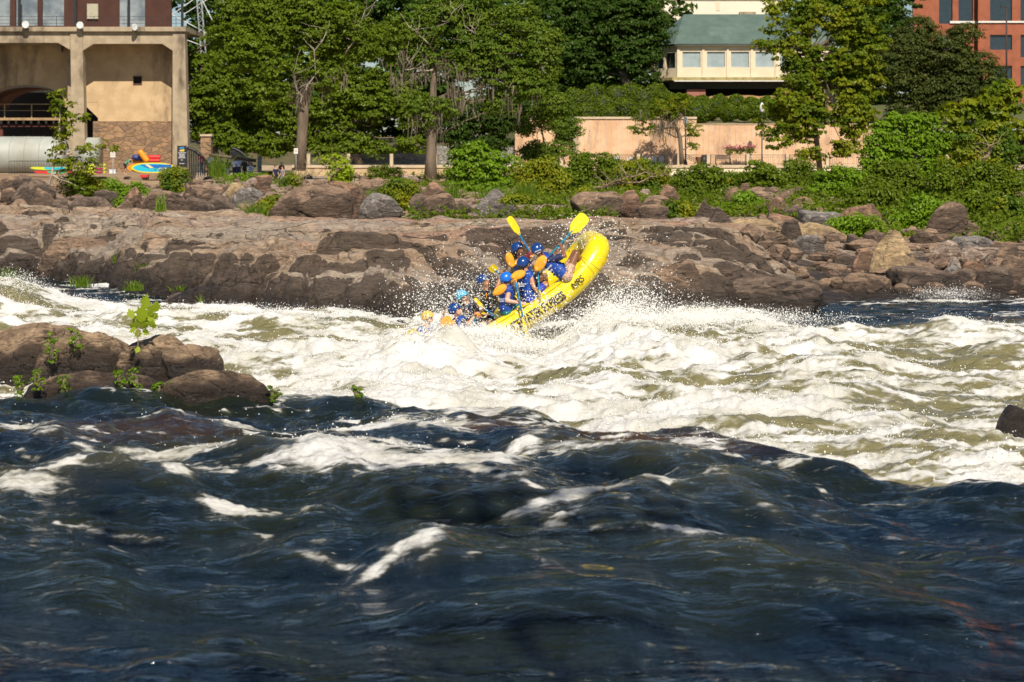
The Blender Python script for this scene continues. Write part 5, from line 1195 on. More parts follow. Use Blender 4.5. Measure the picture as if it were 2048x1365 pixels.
mb=MB(); a=[(195.9,205),(195.9,243),(201,243)]; mb.prism([(P(x,0,D0+3.02).x,P(0,y,D0+3.02).z) for x,y in ((164,205.2),(195.8,205.2),(195.8,236))][::-1],D0+3.02,D0+3.7); pl(mb.obj('wall_haunch',CON2))
mb=bx(D0,267,154,283.5,167.5,3.5,3.9); pl(mb.obj('window',DARK)); mb=MB(); [bx(D0,266+k*4.2,153,267+k*4.2,168,3.02,3.1,mb) for k in (0,4)]; bx(D0,266,152.5,284,153.8,2.9,3.1,mb); bx(D0,266,167.5,284,169,2.9,3.1,mb); pl(mb.obj('window_frame',M('rusty brown',(.12,.06,.035))))
mb=bx(D0,186,243.2,346,362,2.7,5.); pl(mb.obj('stone_base',RUB))
# arch bay
mb=MB(); arc=[(130,215)]+[(50+80*math.cos(t),206-36*math.sin(t)) for t in np.linspace(0,math.pi,15)]+[(-30,215)]
mb.prism([(P(x,0,D0+4.2).x,P(0,y,D0+4.2).z) for x,y in [(-60,66),(-60,215)]+[p for p in arc[::-1]]+[(162,215),(162,66)]],D0+4.2,D0+5.2); pl(mb.obj('arch_wall',CON2))
mb=MB(); n=24
V=[];
for k in range(n+1):
    t=math.pi*k/n; 
    for dy in (5.2,13.): V.append((P(50+84*math.cos(t),0,D0+4.2).x,D0+dy,P(0,212-38*math.sin(t),D0+4.2).z))
mb.add(V,[(2*k,2*k+1,2*k+3,2*k+2) for k in range(n)]); pl(mb.obj('vault',BRP,smooth=True))
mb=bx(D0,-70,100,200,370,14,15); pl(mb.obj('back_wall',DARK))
mb=MB(); bx(D0,-60,236,120,241,6,9,mb); pl(mb.obj('walkway',M('tan timber',(.42,.28,.14),(.3,.2,.1),2))); 
for k in range(8):
    mb=bx(D0,0+k*15,241.2,4+k*15,248,6,8.9); pl(mb.obj('joist',DARK))
mb=MB(); 
for x in (8,62,110): bx(D0,x,208,x+2.2,236,6,6.1,mb)
bx(D0,-60,208,112,209.6,6.1,6.2,mb); bx(D0,-60,221,112,222,6.1,6.2,mb); pl(mb.obj('walkway_railing',M('tan paint',(.5,.38,.2))))
mb=MB(); bx(D0,-60,250,120,254,6.5,7,mb); bx(D0,0,254,5,275,6.5,7,mb); pl(mb.obj('red_girder',M('oxide red steel',(.14,.04,.03))))
# brick house on the deck
def windowed(D,x0,y0,x1,y1,wins,d0,mat,thick=.5,pl=pl,name='wall'):
    xs=sorted(set([x0,x1]+[v for w_ in wins for v in (w_[0],w_[2])])); mb=MB()
    for i in range(len(xs)-1):
        a,b=xs[i],xs[i+1]; c=(a+b)/2; hit=[w_ for w_ in wins if w_[0]<=c<=w_[2]]
        y=y0
        for w_ in sorted(hit,key=lambda q:q[1]):
            if w_[1]>y: bx(D,a,y,b,w_[1],d0,d0+thick,mb)
            y=w_[3]
        if y<y1: bx(D,a,y,b,y1,d0,d0+thick,mb)
    return pl(mb.obj(name,mat))
W1=[(-10,-20,20,52),(31,-20,75,52),(84,-20,128,52),(238,-20,290,54)]
windowed(D0,-160,-60,342,54,W1,3.,BRD)
GL2=M('sky lit panes',(.30,.34,.36),(.12,.15,.18),.5,.12)
for x0,y0,x1,y1 in W1:
    mb=bx(D0,x0,y0,x1,y1,3.3,3.36); f=pl(mb.obj('window',GL2)); mb=MB(); nx=max(3,int((x1-x0)/7))
    for k in range(nx+1): bx(D0,x0+(x1-x0)*k/nx-.75,y0,x0+(x1-x0)*k/nx+.75,y1,3.2,3.29,mb)
    for k in range(8): bx(D0,x0,y0+10*k-.65,x1,y0+10*k+.65,3.21,3.28,mb)
    o=mb.obj('muntins',STEEL); o.parent=f; o.matrix_parent_inverse=Matrix.Translation(-P(180,350,D0))
for x in (38,150,257,364):
    mb=bx(D0,x-2.3,-60,x+2.3,54,.4,.65); pl(mb.obj('steel_post',STEEL))
mb=MB(); [bx(D0,-60,y,366,y+.7,.5,.54,mb) for y in (33,40,47)]; [bx(D0,x-.5,33,x+.5,54,.51,.53,mb) for x in (20,76,113,188,221,300,335,352)]; pl(mb.obj('deck_railing',STEEL))
mb=bx(D0,174,8,196,38,2.8,2.98); sg=pl(mb.obj('panel_sign',M('faded sign board',(.42,.40,.30),(.36,.34,.25),3)))
def sub(o,par,base): o.parent=par; o.matrix_parent_inverse=Matrix.Translation(-base); return o
PB=P(180,350,D0)
mb=MB()
for cx,cy in ((180,13),(191,13),(191,27)): mb.ell(P(cx,cy,D0+2.78),(.12,.02,.12))
bx(D0,178,24,182,31,2.76,2.8,mb); bx(D0,177,18.5,183,20,2.76,2.8,mb); bx(D0,188,18,193.5,20,2.76,2.8,mb); bx(D0,176,33,194,36,2.76,2.8,mb); sub(mb.obj('panel_marks',STEEL),sg,PB)
for i,(x,y,rot,lb) in enumerate([(51,50,0,'left floodlight on the edge of the concrete deck'),(160,51,0,'middle floodlight above the concrete column'),(269,55,.9,'right floodlight turned sideways on the deck edge')]):
    c=P(x,y,D0-.75); r=thing('floodlight',lb,'floodlight','floodlights on the deck',loc=tuple(c)); Rm=Matrix.Rotation(rot,3,'Z')
    mb=MB(); V=[];n=20
    for q,(rr,yy) in enumerate(((.0,-.03),(.25,-.03),(.31,-.05),(.31,.0),(.2,.16),(.1,.22),(.0,.24))):
        for k in range(n): a=2*math.pi*k/n; V.append(tuple(Rm@Vector((rr*math.cos(a),yy,rr*math.sin(a)))))
    mb.add(V,[(q*n+k,q*n+(k+1)%n,(q+1)*n+(k+1)%n,(q+1)*n+k) for q in range(6) for k in range(n)]); mb.obj('lamp_head',M('white lamp glass',(.72,.74,.74),(.6,.62,.62),4,.3),r,True)
    mb=MB(); mb.tube([(0,.1,-.2),(0,.35,-.42),(0,.45,-.30)],.03,6); mb.obj('bracket',STEEL,r,True)
# boardwalk steps in front
st_root,pls=mk('wooden_steps','broad weathered timber steps below the concrete columns','steps',150,170,378)
for k in range(5):
    D=152+k*1.6; y=379-k*6.5; mb=MB(); a=P(-80,y-6.0,D); b=P(352+8*(k==0),y+6,D); mb.box((a.x,D,b.z-.3),(b.x,D+1.62+(8 if k==4 else 0),a.z)); pls(mb.obj('step',WOODP))
# penstock
pr,plp=mk('water_pipe','huge pale grey steel water pipe lying under the concrete arch','pipe',159,60,350)
z0,z1=P(0,350,159.).z,P(0,273,159.).z; rr=(z1-z0)/2; zc=(z0+z1)/2; xe=P(118,0,159).x
mb=MB(); n=40; V=[]
xs=[xe-26,xe-2.2,xe-1.2,xe-.5,xe-.1,xe]; rs=[rr,rr,rr*.99,rr*.95,rr*.88,rr*.80]
for x_,r_ in zip(xs,rs):
    for k in range(n): a=2*math.pi*k/n; V.append((x_,161.5+r_*math.cos(a),zc+r_*math.sin(a)))
V.append((xe,161.5,zc)); mb.add(V,[(q*n+k,q*n+(k+1)%n,(q+1)*n+(k+1)%n,(q+1)*n+k) for q in range(5) for k in range(n)],[(5*n+k,5*n+(k+1)%n,6*n) for k in range(n)]); plp(mb.obj('shell',PIPE,smooth=True))
for px in (-20,12,42,72,100):
    x_=P(px,0,159).x; mb=MB(); mb.tube([(x_,161.5+(rr+.01)*math.cos(a),zc+(rr+.01)*math.sin(a)) for a in np.linspace(R(90),R(290),26)],.035,6); plp(mb.obj('rib',PIPE,smooth=True))
mb=MB(); x_=P(176,0,163).x; V=[]
mb.tube([(x_-1.5,166.2,zc),(x_+.3,166.2,zc)],rr*.97,36); plp(mb.obj('far_section',PIPE,smooth=True))
def picket(name,label,D,x0,x1,y0,y1,step,group=None,cat='fence',mat=STEEL,w=.02):
    r,p=mk(name,label,cat,D,x0,y1,group); mb=MB(); s=D/F
    a=P(x0,y0,D); b=P(x1,y1,D); mb.box((a.x,D-.02,a.z-.05),(b.x,D+.02,a.z)); mb.box((a.x,D-.02,b.z+.08),(b.x,D+.02,b.z+.13)); p(mb.obj('rail',mat))
    n=int((b.x-a.x)/step); mb=MB()
    for k in range(n+1):
        x=a.x+(b.x-a.x)*k/n; mb.box((x-w/2,D-.012,b.z),(x+w/2,D+.012,a.z-.052))
    p(mb.obj('pickets',mat)); return r
picket('metal_fence','low black metal fence in front of the big grey pipe',156.5,18,120,322,349,.22)
picket('metal_fence','low black metal fence right of the sign column, before the black gate',152,379,426,331,357,.22)
# sign on the column
sc_=P(364,311,D0-.3); r=thing('notice_board','tall black notice board with a raft emblem on the right concrete column','sign',loc=tuple(sc_)); s=D0/F
mb=MB(); mb.box((-9.3*s,-.05,-19*s),(9.3*s,.03,19*s)); mb.obj('board',STEEL,r)
mb=MB(); mb.prism([(-5.5*s,9*s),(-4*s,7.5*s),(4*s,7.5*s),(5.5*s,11*s),(4*s,12*s),(-3*s,11*s)],-.07,-.055); mb.obj('raft_emblem',M('emblem yellow',(.75,.55,.12)),r)
mb=MB(); mb.prism([(-5*s,12.5*s),(-1*s,13*s),(4*s,13*s),(5*s,17*s),(1*s,15.5*s),(-1*s,17*s),(-3*s,15*s),(-5.5*s,16.5*s)],-.07,-.055); mb.obj('figure_emblem',M('emblem blue',(.04,.25,.6)),r)
for k,(y_,w_) in enumerate(((5,8),(2.6,5),(.6,6),(-1.4,5.5),(-3.4,6),(-5.4,7),(-9.5,2),(-16.5,5))):
    mb=MB(); mb.box((-w_*s,-.066,(y_-.45)*s),(w_*s,-.055,(y_+.45)*s)); mb.obj('printed_line',CL['white'],r)
# rolled rafts and boards
def bag(label,px,py,L,r_,ang,mat,D=156.,name='rolled_raft'):
    c=P(px,py,D); s=D/F; a=R(ang); d=Vector((math.cos(a),0,math.sin(a))); mb=MB(); mb.caps(c-d*(L/2-r_)*s,c+d*(L/2-r_)*s,r_*s,r_*s*.9,14)
    for k in range(-2,3): mb.ell(c+d*k*L*.17*s,(r_*s*1.08,r_*s*1.02,r_*s*1.04),None,12,8)
    o=remesh(mb,name,mat,.05,smooth_it=3); return tag(o,label,'raft roll','rolled rafts in the pile')
RO=mkplastic('orange raft rubber',(.80,.30,.01),.45); RR=mkplastic('red raft rubber',(.62,.035,.03),.45); RN=mkplastic('navy raft rubber',(.03,.05,.22),.45)
bag('navy rolled raft at the left of the pile',277,316,22,5.5,-6,RN); bag('orange rolled raft leaning steeply on top of the pile',287,313,27,6,-52,RO,155.4); bag('flat orange rolled raft under the navy one',277,323,24,4,0,RO,156.3)
bag('upper red rolled raft at the right of the pile',308,315,26,4.5,0,RR); bag('lower red rolled raft at the right of the pile',308,322,26,4.2,0,RR,155.9)
def board(label,px,py,L,H,mats,D,tip=0,lying=False,txt=None,name='paddle_board'):
    c=P(px,py,D); s=D/F; r=thing(name,label,'board','boards by the steps',loc=tuple(c)); n=28; out=[]
    for k in range(n):
        t=2*math.pi*k/n; x=math.cos(t); z=math.sin(t); out.append((L/2*s*math.copysign(abs(x)**.75,x),H/2*s*math.copysign(abs(z)**1.1,z)))
    mb=MB(); mb.prism(out,0,.14); mb.obj('hull',mats[0],r,False); mb=MB(); mb.prism([(x*.90,z*.78) for x,z in out],-.012,-.002); dk=mb.obj('deck_panel',mats[1],r)
    mb=MB(); mb.prism([(-.30*L*s,.30*H*s),(.42*L*s,.30*H*s),(.42*L*s,.0),(-.12*L*s,-.02*H*s)],-.03,-.014); mb.obj('stripe_panel',mats[2],r)
    mb=MB(); mb.prism([(-.19*L*s,.31*H*s),(-.10*L*s,.31*H*s),(.03*L*s,-.04*H*s),(-.06*L*s,-.04*H*s)],-.045,-.032); mb.obj('stripe',mats[3],r)
    if txt:
        cu=bpy.data.curves.new('t','FONT'); cu.body=txt; cu.size=.36; cu.offset=.01; cu.align_x='CENTER'; ot=bpy.data.objects.new('t',cu); C.objects.link(ot); dg=bpy.context.evaluated_depsgraph_get(); dg.update(); me=bpy.data.meshes.new_from_object(ot.evaluated_get(dg)); bpy.data.objects.remove(ot)
        for v in me.vertices: v.co=(v.co.x+.26*L*s,-.05,v.co.y-.30*H*s)
        me.materials.clear(); me.materials.append(CL['white']); link('printed_word',me,r)
    return r
TQ=mkplastic('turquoise board',(.02,.50,.66),.4); BL2=mkplastic('blue board',(.01,.15,.50),.4); YB=mkplastic('yellow board edge',(.82,.62,.03),.4); CRM=M('cream stripe',(.75,.62,.35))
board('blue and turquoise paddle board with a yellow edge leaning against the raft pile',306,336,88,21,(YB,TQ,BL2,CRM),154.6,txt='GLIDE'); board('orange edged paddle board just behind the turquoise one',292,336,76,20,(RO,RO,RO,RO),155.)
def kayak(label,px,py,L,h,m1,m2,D):
    c=P(px,py,D); s=D/F; r=thing('kayak',label,'kayak','kayaks stacked by the fence',loc=tuple(c)); out=[]
    for k in range(13): t=k/12; out.append(((t-.5)*L*s,-h/2*s*(math.sin(math.pi*t)**.5)))
    for k in range(13): t=1-k/12; out.append(((t-.5)*L*s,h/2*s*(math.sin(math.pi*t)**.4)*(.6+.4*abs(2*t-1))+ .25*h*s*abs(2*t-1)**3))
    mb=MB(); mb.prism(out,0,.55); mb.obj('hull',m1,r); mb=MB(); mb.prism([(x*.55+L*s*.12,z*.8) for x,z in out],-.02,-.003); mb.obj('side_stripe',m2,r); return r
YK=mkplastic('lime yellow plastic',(.62,.68,.03),.4); MGT=mkplastic('magenta plastic',(.30,.01,.09),.4); GK=mkplastic('green plastic',(.05,.42,.22),.4)
kayak('yellow and turquoise kayak on top of the left stack',100,337,78,7,YK,TQ,155); kayak('red and green kayak at the bottom of the left stack',106,345,76,7,RR,GK,155)
for i,(y_,lb) in enumerate(((331,'topmost yellow and dark kayak end in the short stack'),(338,'middle yellow and magenta kayak end in the short stack'),(345,'lowest yellow and magenta kayak end in the short stack'))): kayak(lb,193,y_,36,6.4,YK,MGT if i else BARK,155.5)
kayak('red kayak bow poking up from the steps',288,352.5,17,6.5,RR,RR,148)
c=P(226,347.5,150.5); r=thing('crate','white plastic crate standing on the wooden steps','crate',loc=tuple(c)); mb=MB(); mb.box((-.25,-.2,0),(.25,.2,.30)); mb.obj('bin',CL['white'],r); mb=MB(); mb.box((-.28,-.23,.302),(.28,.23,.34)); mb.obj('lid',CL['white'],r)
def signpost(label,D,px,y0,y1,w_,h_):
    b=P(px,y1,D); s=D/F; r=thing('sign_post',label,'sign',None,loc=tuple(b)); mb=MB(); mb.tube([(0,0,-.3),(0,0,(y1-y0)*s)],.035,6); mb.obj('post',M('galvanised steel',(.35,.36,.36),rough=.5),r,True); mb=MB(); mb.box((-w_*s/2,-.07,(y1-y0-h_)*s),(w_*s/2,-.04,(y1-y0)*s)); mb.obj('sign_plate',WHITE,r)
    mb=MB(); [mb.box((-w_*s*.35,-.08,(y1-y0-h_*q-.5)*s),(w_*s*.35,-.071,(y1-y0-h_*q)*s)) for q in (.25,.45,.65)]; mb.obj('print',M('dull red print',(.35,.08,.06)),r)
signpost('thin grey pole with a small blank sign among the weeds by the steps',140,226,303,366,10,12); signpost('small square white sign on a pole left of the forked trunk',148,592,297,342,8,11)
# black arched bridge pieces, stone pillar, timber rail
def arch_truss(label,D,x0,y0,x1,y1,yb,group):
    r,p=mk('arched_truss',label,'truss',D,(x0+x1)/2,yb,group); pts=[]
    for k in range(13): t=k/12; pts.append(P(x0+(x1-x0)*t,y0+(y1-y0)*t**1.9,D))
    mb=MB(); mb.tube(pts,.13,6); p(mb.obj('arch',STEEL,smooth=True))
    for k in range(0,13):
        q=pts[k]; mb=MB(); mb.box((q.x-.05,D-.05,P(0,yb,D).z),(q.x+.05,D+.05,q.z)); p(mb.obj('bar',STEEL))
arch_truss('near black arched bridge truss beside the notice board',158,374,297,428,350,352,'black arches'); arch_truss('farther black arched bridge truss under the trees',170,462,297,504,330,335,'black arches')
r,p=mk('stone_pillar','square rubble stone pillar with a flat cap by the black arch','pillar',163,411,318); mb=bx(163,401,273,422,340,0,.9); p(mb.obj('shaft',RUB)); mb=bx(163,399.5,269,423.5,272.9,-.1,1.); p(mb.obj('cap',CAP))
r,p=mk('timber_rail','long weathered timber rail sloping behind the strolling people','rail',161,470,320)
mb=MB(); mb.tube([P(424,311,161),P(470,316,161),P(512,322,161)],.14,8); p(mb.obj('timber',BARK,smooth=True)); mb=MB(); mb.tube([P(424,323,161),P(512,333,161)],.1,8); p(mb.obj('timber',BARK,smooth=True)); mb=bx(161,515,313,522,345,-.1,.4); p(mb.obj('stone_post',RUB2))
# lattice tower with cables
def leg(p0,p1,w_,mb):
    p0,p1=Vector(p0),Vector(p1); n=16
    for e in ((-1,-1),(1,-1),(1,1),(-1,1)): mb.tube([p0+Vector((e[0]*w_,e[1]*w_,0)),p1+Vector((e[0]*w_,e[1]*w_,0))],.035,4)
    for k in range(n):
        a=p0.lerp(p1,k/n); b=p0.lerp(p1,(k+1)/n); f=1 if k%2 else -1
        mb.tube([a+Vector((-f*w_,-w_,0)),b+Vector((f*w_,-w_,0))],.025,4); mb.tube([a+Vector((w_,-f*w_,0)),b+Vector((w_,f*w_,0))],.025,4)
r,p=mk('lattice_tower','grey steel lattice tower legs braced with white cables above the trees','tower',180,405,110); ALU=M('galvanised lattice',(.42,.44,.46),rough=.5)
mb=MB(); leg(P(407,108,180),P(396,-30,180),.22,mb); p(mb.obj('leg',ALU)); mb=MB(); leg(P(449,36,186),P(438,-20,186),.22,mb); p(mb.obj('leg',ALU))
for a,b,c_,d_ in ((344,30,392,-4),(360,34,420,-4),(344,30,412,66),(372,80,405,92),(404,0,430,52)):
    mb=MB(); mb.tube([P(a,b,181),P(c_,d_,181)],.045,5); p(mb.obj('cable',CL['white']))
UG='folded umbrellas on the terrace'
for i,(px,y0,y1,lb) in enumerate(((370,118,163,'leftmost folded tan umbrella, half behind the concrete column'),(381,108,163,'tallest folded tan umbrella on the terrace'),(402,118,163,'folded tan umbrella furthest right, among the leaves'))):
    b=P(px,y1,176); s=176/F; r=thing('umbrella',lb,'umbrella',UG,loc=tuple(b)); H=(y1-y0)*s; mb=MB(); mb.tube([(0,0,.35),(0,0,.5),(0,0,H*.45),(0,0,H*.8),(0,0,H)],[.12,.22,.20,.12,.02],10); mb.obj('canopy',M('tan canvas',(.55,.42,.30),(.42,.31,.22),4),r,True); mb=MB(); mb.tube([(0,0,-.2),(0,0,.36)],.03,6); mb.obj('pole',STEEL,r)
picket('terrace_railing','white posted terrace railing below the folded umbrellas',174,368,424,145,163,.25,mat=STEEL); mb=MB(); bx(175,360,163.5,470,170,0,10,mb); tag(mb.obj('terrace',CON),'concrete terrace under the folded umbrellas','terrace')
# --- promenade
DP=176.
zp=P(0,330,DP).z
def ppx(px): return P(px,0,DP).x
mb=MB(); mb.box((ppx(520),DP+.4,zp-.5),(ppx(2300),DP+14.,zp-.06)); struct(mb.obj('promenade_paving',M('tan paving',(.42,.34,.24),(.36,.29,.2),1.5)))
mb=MB(); mb.box((ppx(380),DP-3,.3),(ppx(519),DP+14,P(0,345,DP).z)); struct(mb.obj('path_paving',M('tan paving',(.42,.34,.24))))
r,p=mk('promenade_wall','long low tan river wall carrying the railing','wall',DP,1100,350)
mb=MB(); mb.box((ppx(588),DP,.2),(ppx(1340),DP+.4,zp-.28)); p(mb.obj('wall_face',M('tan stucco',(.55,.41,.24),(.48,.35,.2),1.,.9,stain=(.33,.24,.15)))); mb=MB(); mb.box((ppx(1340)+.002,DP+.002,.2),(ppx(1900),DP+.4,zp-.28)); p(mb.obj('cream_wall_face',M('cream wall paint',(.82,.72,.50),(.76,.66,.45),.8,.85)))
mb=MB(); mb.box((ppx(584),DP-.12,zp-.279),(ppx(1900),DP+.52,zp-.02)); p(mb.obj('coping',CAP))
r,p=mk('promenade_railing','black picket railing between cream stone posts along the promenade','railing',DP,1100,330)
posts=[617,697,783,871,958,1043,1123,1194,1277,1358,1417,1496,1575,1655,1735,1815,1895]; s=DP/F
for k,px in enumerate(posts):
    y0=308; mb=MB(); x=ppx(px); w_=.15; zt=P(0,y0,DP).z; mb.box((x-w_,DP-.02,zp-.018),(x+w_,DP+.3,zt)); o=p(mb.obj('post',CAP)); mb=MB(); mb.hexa([(x-w_-.04,DP-.06,zt+.002),(x+w_+.04,DP-.06,zt+.002),(x+w_+.04,DP+.34,zt+.002),(x-w_-.04,DP+.34,zt+.002),(x-.05,DP+.09,zt+.13),(x+.05,DP+.09,zt+.13),(x+.05,DP+.19,zt+.13),(x-.05,DP+.19,zt+.13)]); o2=mb.obj('cap',CAP); o2.parent=o; o2.matrix_parent_inverse=Matrix.Translation(-P(1100,330,DP))
for k in range(len(posts)-1):
    x0,x1=ppx(posts[k])+.16,ppx(posts[k+1])-.16; zt=P(0,310,DP).z; mb=MB(); mb.box((x0,DP+.10,zt-.05),(x1,DP+.16,zt)); mb.box((x0,DP+.115,zt-.22),(x1,DP+.145,zt-.19)); mb.box((x0,DP+.115,zp+.06),(x1,DP+.145,zp+.09)); n=int((x1-x0)/.17)
    for q in range(1,n): x=x0+(x1-x0)*q/n; mb.box((x-.011,DP+.12,zp+.0901),(x+.011,DP+.14,zt-.2201))
    for x in (x0+.05,x1-.05): mb.box((x-.03,DP+.09,zp),(x+.03,DP+.17,zt+.03))
    p(mb.obj('railing_panel',STEEL))
# retaining wall
DW=181.
r,p=mk('retaining_wall','tall pink orange retaining wall behind the promenade','wall',DW,1420,328)
s=DW/F
mb=bx(DW,1143,240,1393,335,0,.6); 
def ribbed(x0,x1,y0,y1,name,mat):
    mb=bx(DW,x0,y0,x1,y1,0,.6); p(mb.obj(name,mat)); mb=MB(); k=x0+14
    while k<x1-4: mb2=bx(DW,k,y0+2,k+.9,y1,-.04,-.002,mb); k+=10.7
    p(mb.obj('joint_strips',M('pale lilac joint',(.62,.50,.44),rough=.9)))
ribbed(1145,1393,238.5,336,'wall_face',STUC); ribbed(1393.2,1760,249.5,336,'wall_face',STUC)
mb=bx(DW,1140,234,1394,238.4,-.12,.75); p(mb.obj('coping',CAP)); mb=bx(DW,1394.2,247.8,1760,249.4,-.06,.7); p(mb.obj('coping',CAP))
mb=MB(); mb.prism([(P(x,0,DW+.3).x,P(0,y,DW+.3).z) for x,y in ((1030,262),(1030,338),(1144.8,338),(1144.8,239),(1062,239))],DW+.3,DW+.9); p(mb.obj('wing_wall',STUC)); mb=bx(DW,1058,234,1144,238.5,.2,1.0); p(mb.obj('coping',CAP))
mb=bx(DW,1146,272,1157,336,-.25,-.05); p(mb.obj('grey_patch',CON))
r,p=mk('rubble_wall','pale grey rubble wall in tree shade behind the railing','wall',DW,930,332); mb=bx(DW+1,700,292,1042,338,0,.7); p(mb.obj('wall_face',RUB2))
for i,(x0,x1) in enumerate(((1229,1239),(1254,1264),(1287,1298),(1303,1313),(1318,1327))):
    mb=MB(); a,b=P(x0,0,DW-.1).x,P(x1,0,DW-.1).x; z1_,z0_=P(0,313,DW).z,P(0,324,DW).z; mb.prism([(a,z0_),(b,z0_),(b,z1_-.1*(i%2)),((a+b)/2,z1_),(a,z1_-.15*(i%3))],DW-.16,DW-.1); tag(mb.obj('poster',CL['white']),['leftmost white panel at the foot of the pink wall','second white panel from the left at the foot of the pink wall','middle white panel at the foot of the pink wall','fourth white panel from the left at the foot of the pink wall','rightmost white panel at the foot of the pink wall'][i],'poster','white panels on the pink wall')
def lamp(label,px,y0,D,dark=True):
    b=P(px,0,D); b.z=zp-.06; s=D/F; H=P(0,y0,D).z-b.z; r=thing('street_lamp',label,'street lamp','street lamps on the promenade',loc=tuple(b)); mb=MB(); mb.tube([(0,0,0),(0,0,.12),(0,0,.5),(0,0,.55),(0,0,H-.95)],[.22,.2,.12,.07,.05],10); mb.obj('post',STEEL,r,True)
    mb=MB(); mb.tube([(0,0,H-.95),(0,0,H-.85),(0,0,H-.6),(0,0,H-.35),(0,0,H-.1),(0,0,H)],[.1,.14,.25,.24,.10,.02],12); mb.obj('globe',M('frosted lamp globe',(.75,.76,.76),rough=.3),r,True); mb=MB(); mb.tube([(0,0,H-1.0),(0,0,H-.9)],[.12,.15],10); mb.obj('collar',STEEL,r,True)
lamp('street lamp with a frosted globe right of the bench, partly behind leaves',1524,205,DP+1.6); lamp('street lamp behind the wispy tree at the left end of the pink wall',1144,233,DP+1.6); lamp('street lamp pole behind the small crooked tree',1371,233,DP+1.6)
b=P(1446,0,DP+2.); b.z=zp-.06; r=thing('bench','black slatted metal bench on the promenade','bench',loc=tuple(b))
for q in range(5): mb=MB(); mb.box((-.65,-.25+q*.1,.44),(.65,-.18+q*.1,.47)); mb.obj('seat_slat',STEEL,r)
for q in range(4): mb=MB(); mb.box((-.65,.26+q*.02,.55+q*.10),(.65,.28+q*.02,.62+q*.10)); mb.obj('back_slat',STEEL,r)
for e in (-.68,.68): mb=MB(); mb.tube([(e,-.28,0),(e,-.27,.62),(e,.2,.64),(e,.26,.9),(e,.3,0)],.03,6); mb.obj('side_frame',STEEL,r,True)
r,p=mk('stair_handrail','black stair handrails sloping down beside the crooked tree','handrail',DP+3,1385,325)
for k in range(3): mb=MB(); mb.tube([P(1372,309+k*4,DP+3),P(1405,326+k*2,DP+3)],.03,5); p(mb.obj('rail',STEEL,smooth=True))
b=P(1399,0,DP+3); b.z=zp-.06; r=thing('planter','tapered brown urn planter beside the stair handrail','planter',loc=tuple(b)); mb=MB(); mb.tube([(0,0,0),(0,0,.1),(0,0,.7),(0,0,.8)],[.2,.22,.38,.42],14); mb.obj('urn',M('brown clay',(.25,.11,.06)),r,True)
b=P(1408,0,DP+2.6); b.z=zp-.06; r=thing('litter_bin','dark litter bin right of the urn planter','bin',loc=tuple(b)); mb=MB(); mb.tube([(0,0,0),(0,0,.85)],.28,12); mb.obj('drum',STEEL,r,True); mb=MB(); mb.tube([(0,0,.852),(0,0,.95)],[.3,.12],12); mb.obj('lid',STEEL,r,True)
for i,(px,lb) in enumerate(((1460,'left pink flowering shrub before the wall'),(1480,'middle pink flowering shrub before the wall'),(1500,'right pink flowering shrub, sparse, near the lamp'))):
    t_=tree('flowering_shrub',lb,DP+3.5,(px,312),[(px,303,9,7),(px-5,299,6,5),(px+5,298,6,5)],'green',leaf=.08,dens=.4,clump=.3,seed=700+i,group='flowering shrubs',cat='shrub',tw=.06,per=16)
    g=np.random.default_rng(i); c=np.array([P(px+g.normal()*7,294+g.normal()*3,DP+3.2)[:] for _ in range(90)]); nr=g.normal(size=c.shape); nr/=np.linalg.norm(nr,axis=1)[:,None]; o=link('blossom',mesh_np('blossom',leafquads(c,nr,.07,g),np.arange(360).reshape(-1,4),M('pink blossom',(.55,.12,.22)),False)); o.parent=t_; o.matrix_parent_inverse=Matrix.Translation(-t_.location)
# hillside
X,Y,Z=[],[],[]
us=np.linspace(ppx(1010),ppx(2500),70); ds=np.linspace(181.7,330,60); DDh,XXh=np.meshgrid(ds,us,indexing='ij')
pxh=1024+XXh/DDh*F; zt=np.interp(1024+XXh*F/DW,[1010,1060,1145,1393,1394,1800,2500],[4.5,6.2,6.5,6.5,5.9,5.9,6.]); Zh=zt+np.interp(DDh,[181.7,185,195,206,212,330],[-.3,-.1,.4,1.3,2.6,6.])+.18*fbm(XXh*.5,DDh*.5,o=3)
struct(link('hillside',grid_mesh('hillside',XXh,DDh,Zh,M('grassy slope',(.07,.10,.025),(.14,.11,.05),.5,.95,.6,5,.1))))
mb=MB(); g=np.random.default_rng(4); pr=[(P(x,0,205).x,P(0,y,205).z) for x,y in [(1395,230)]+[(1395+k*9,192+1.5*float(fbm(np.array([k*.7]),0.,o=3))+(k<3)*(3-k)*6) for k in range(30)]+[(1670,230)]]; mb.prism(pr,205,207.5); struct(mb.obj('clay_bank',M('orange clay',(.48,.30,.13),(.34,.21,.10),1.,.95,1.,3,.15)))
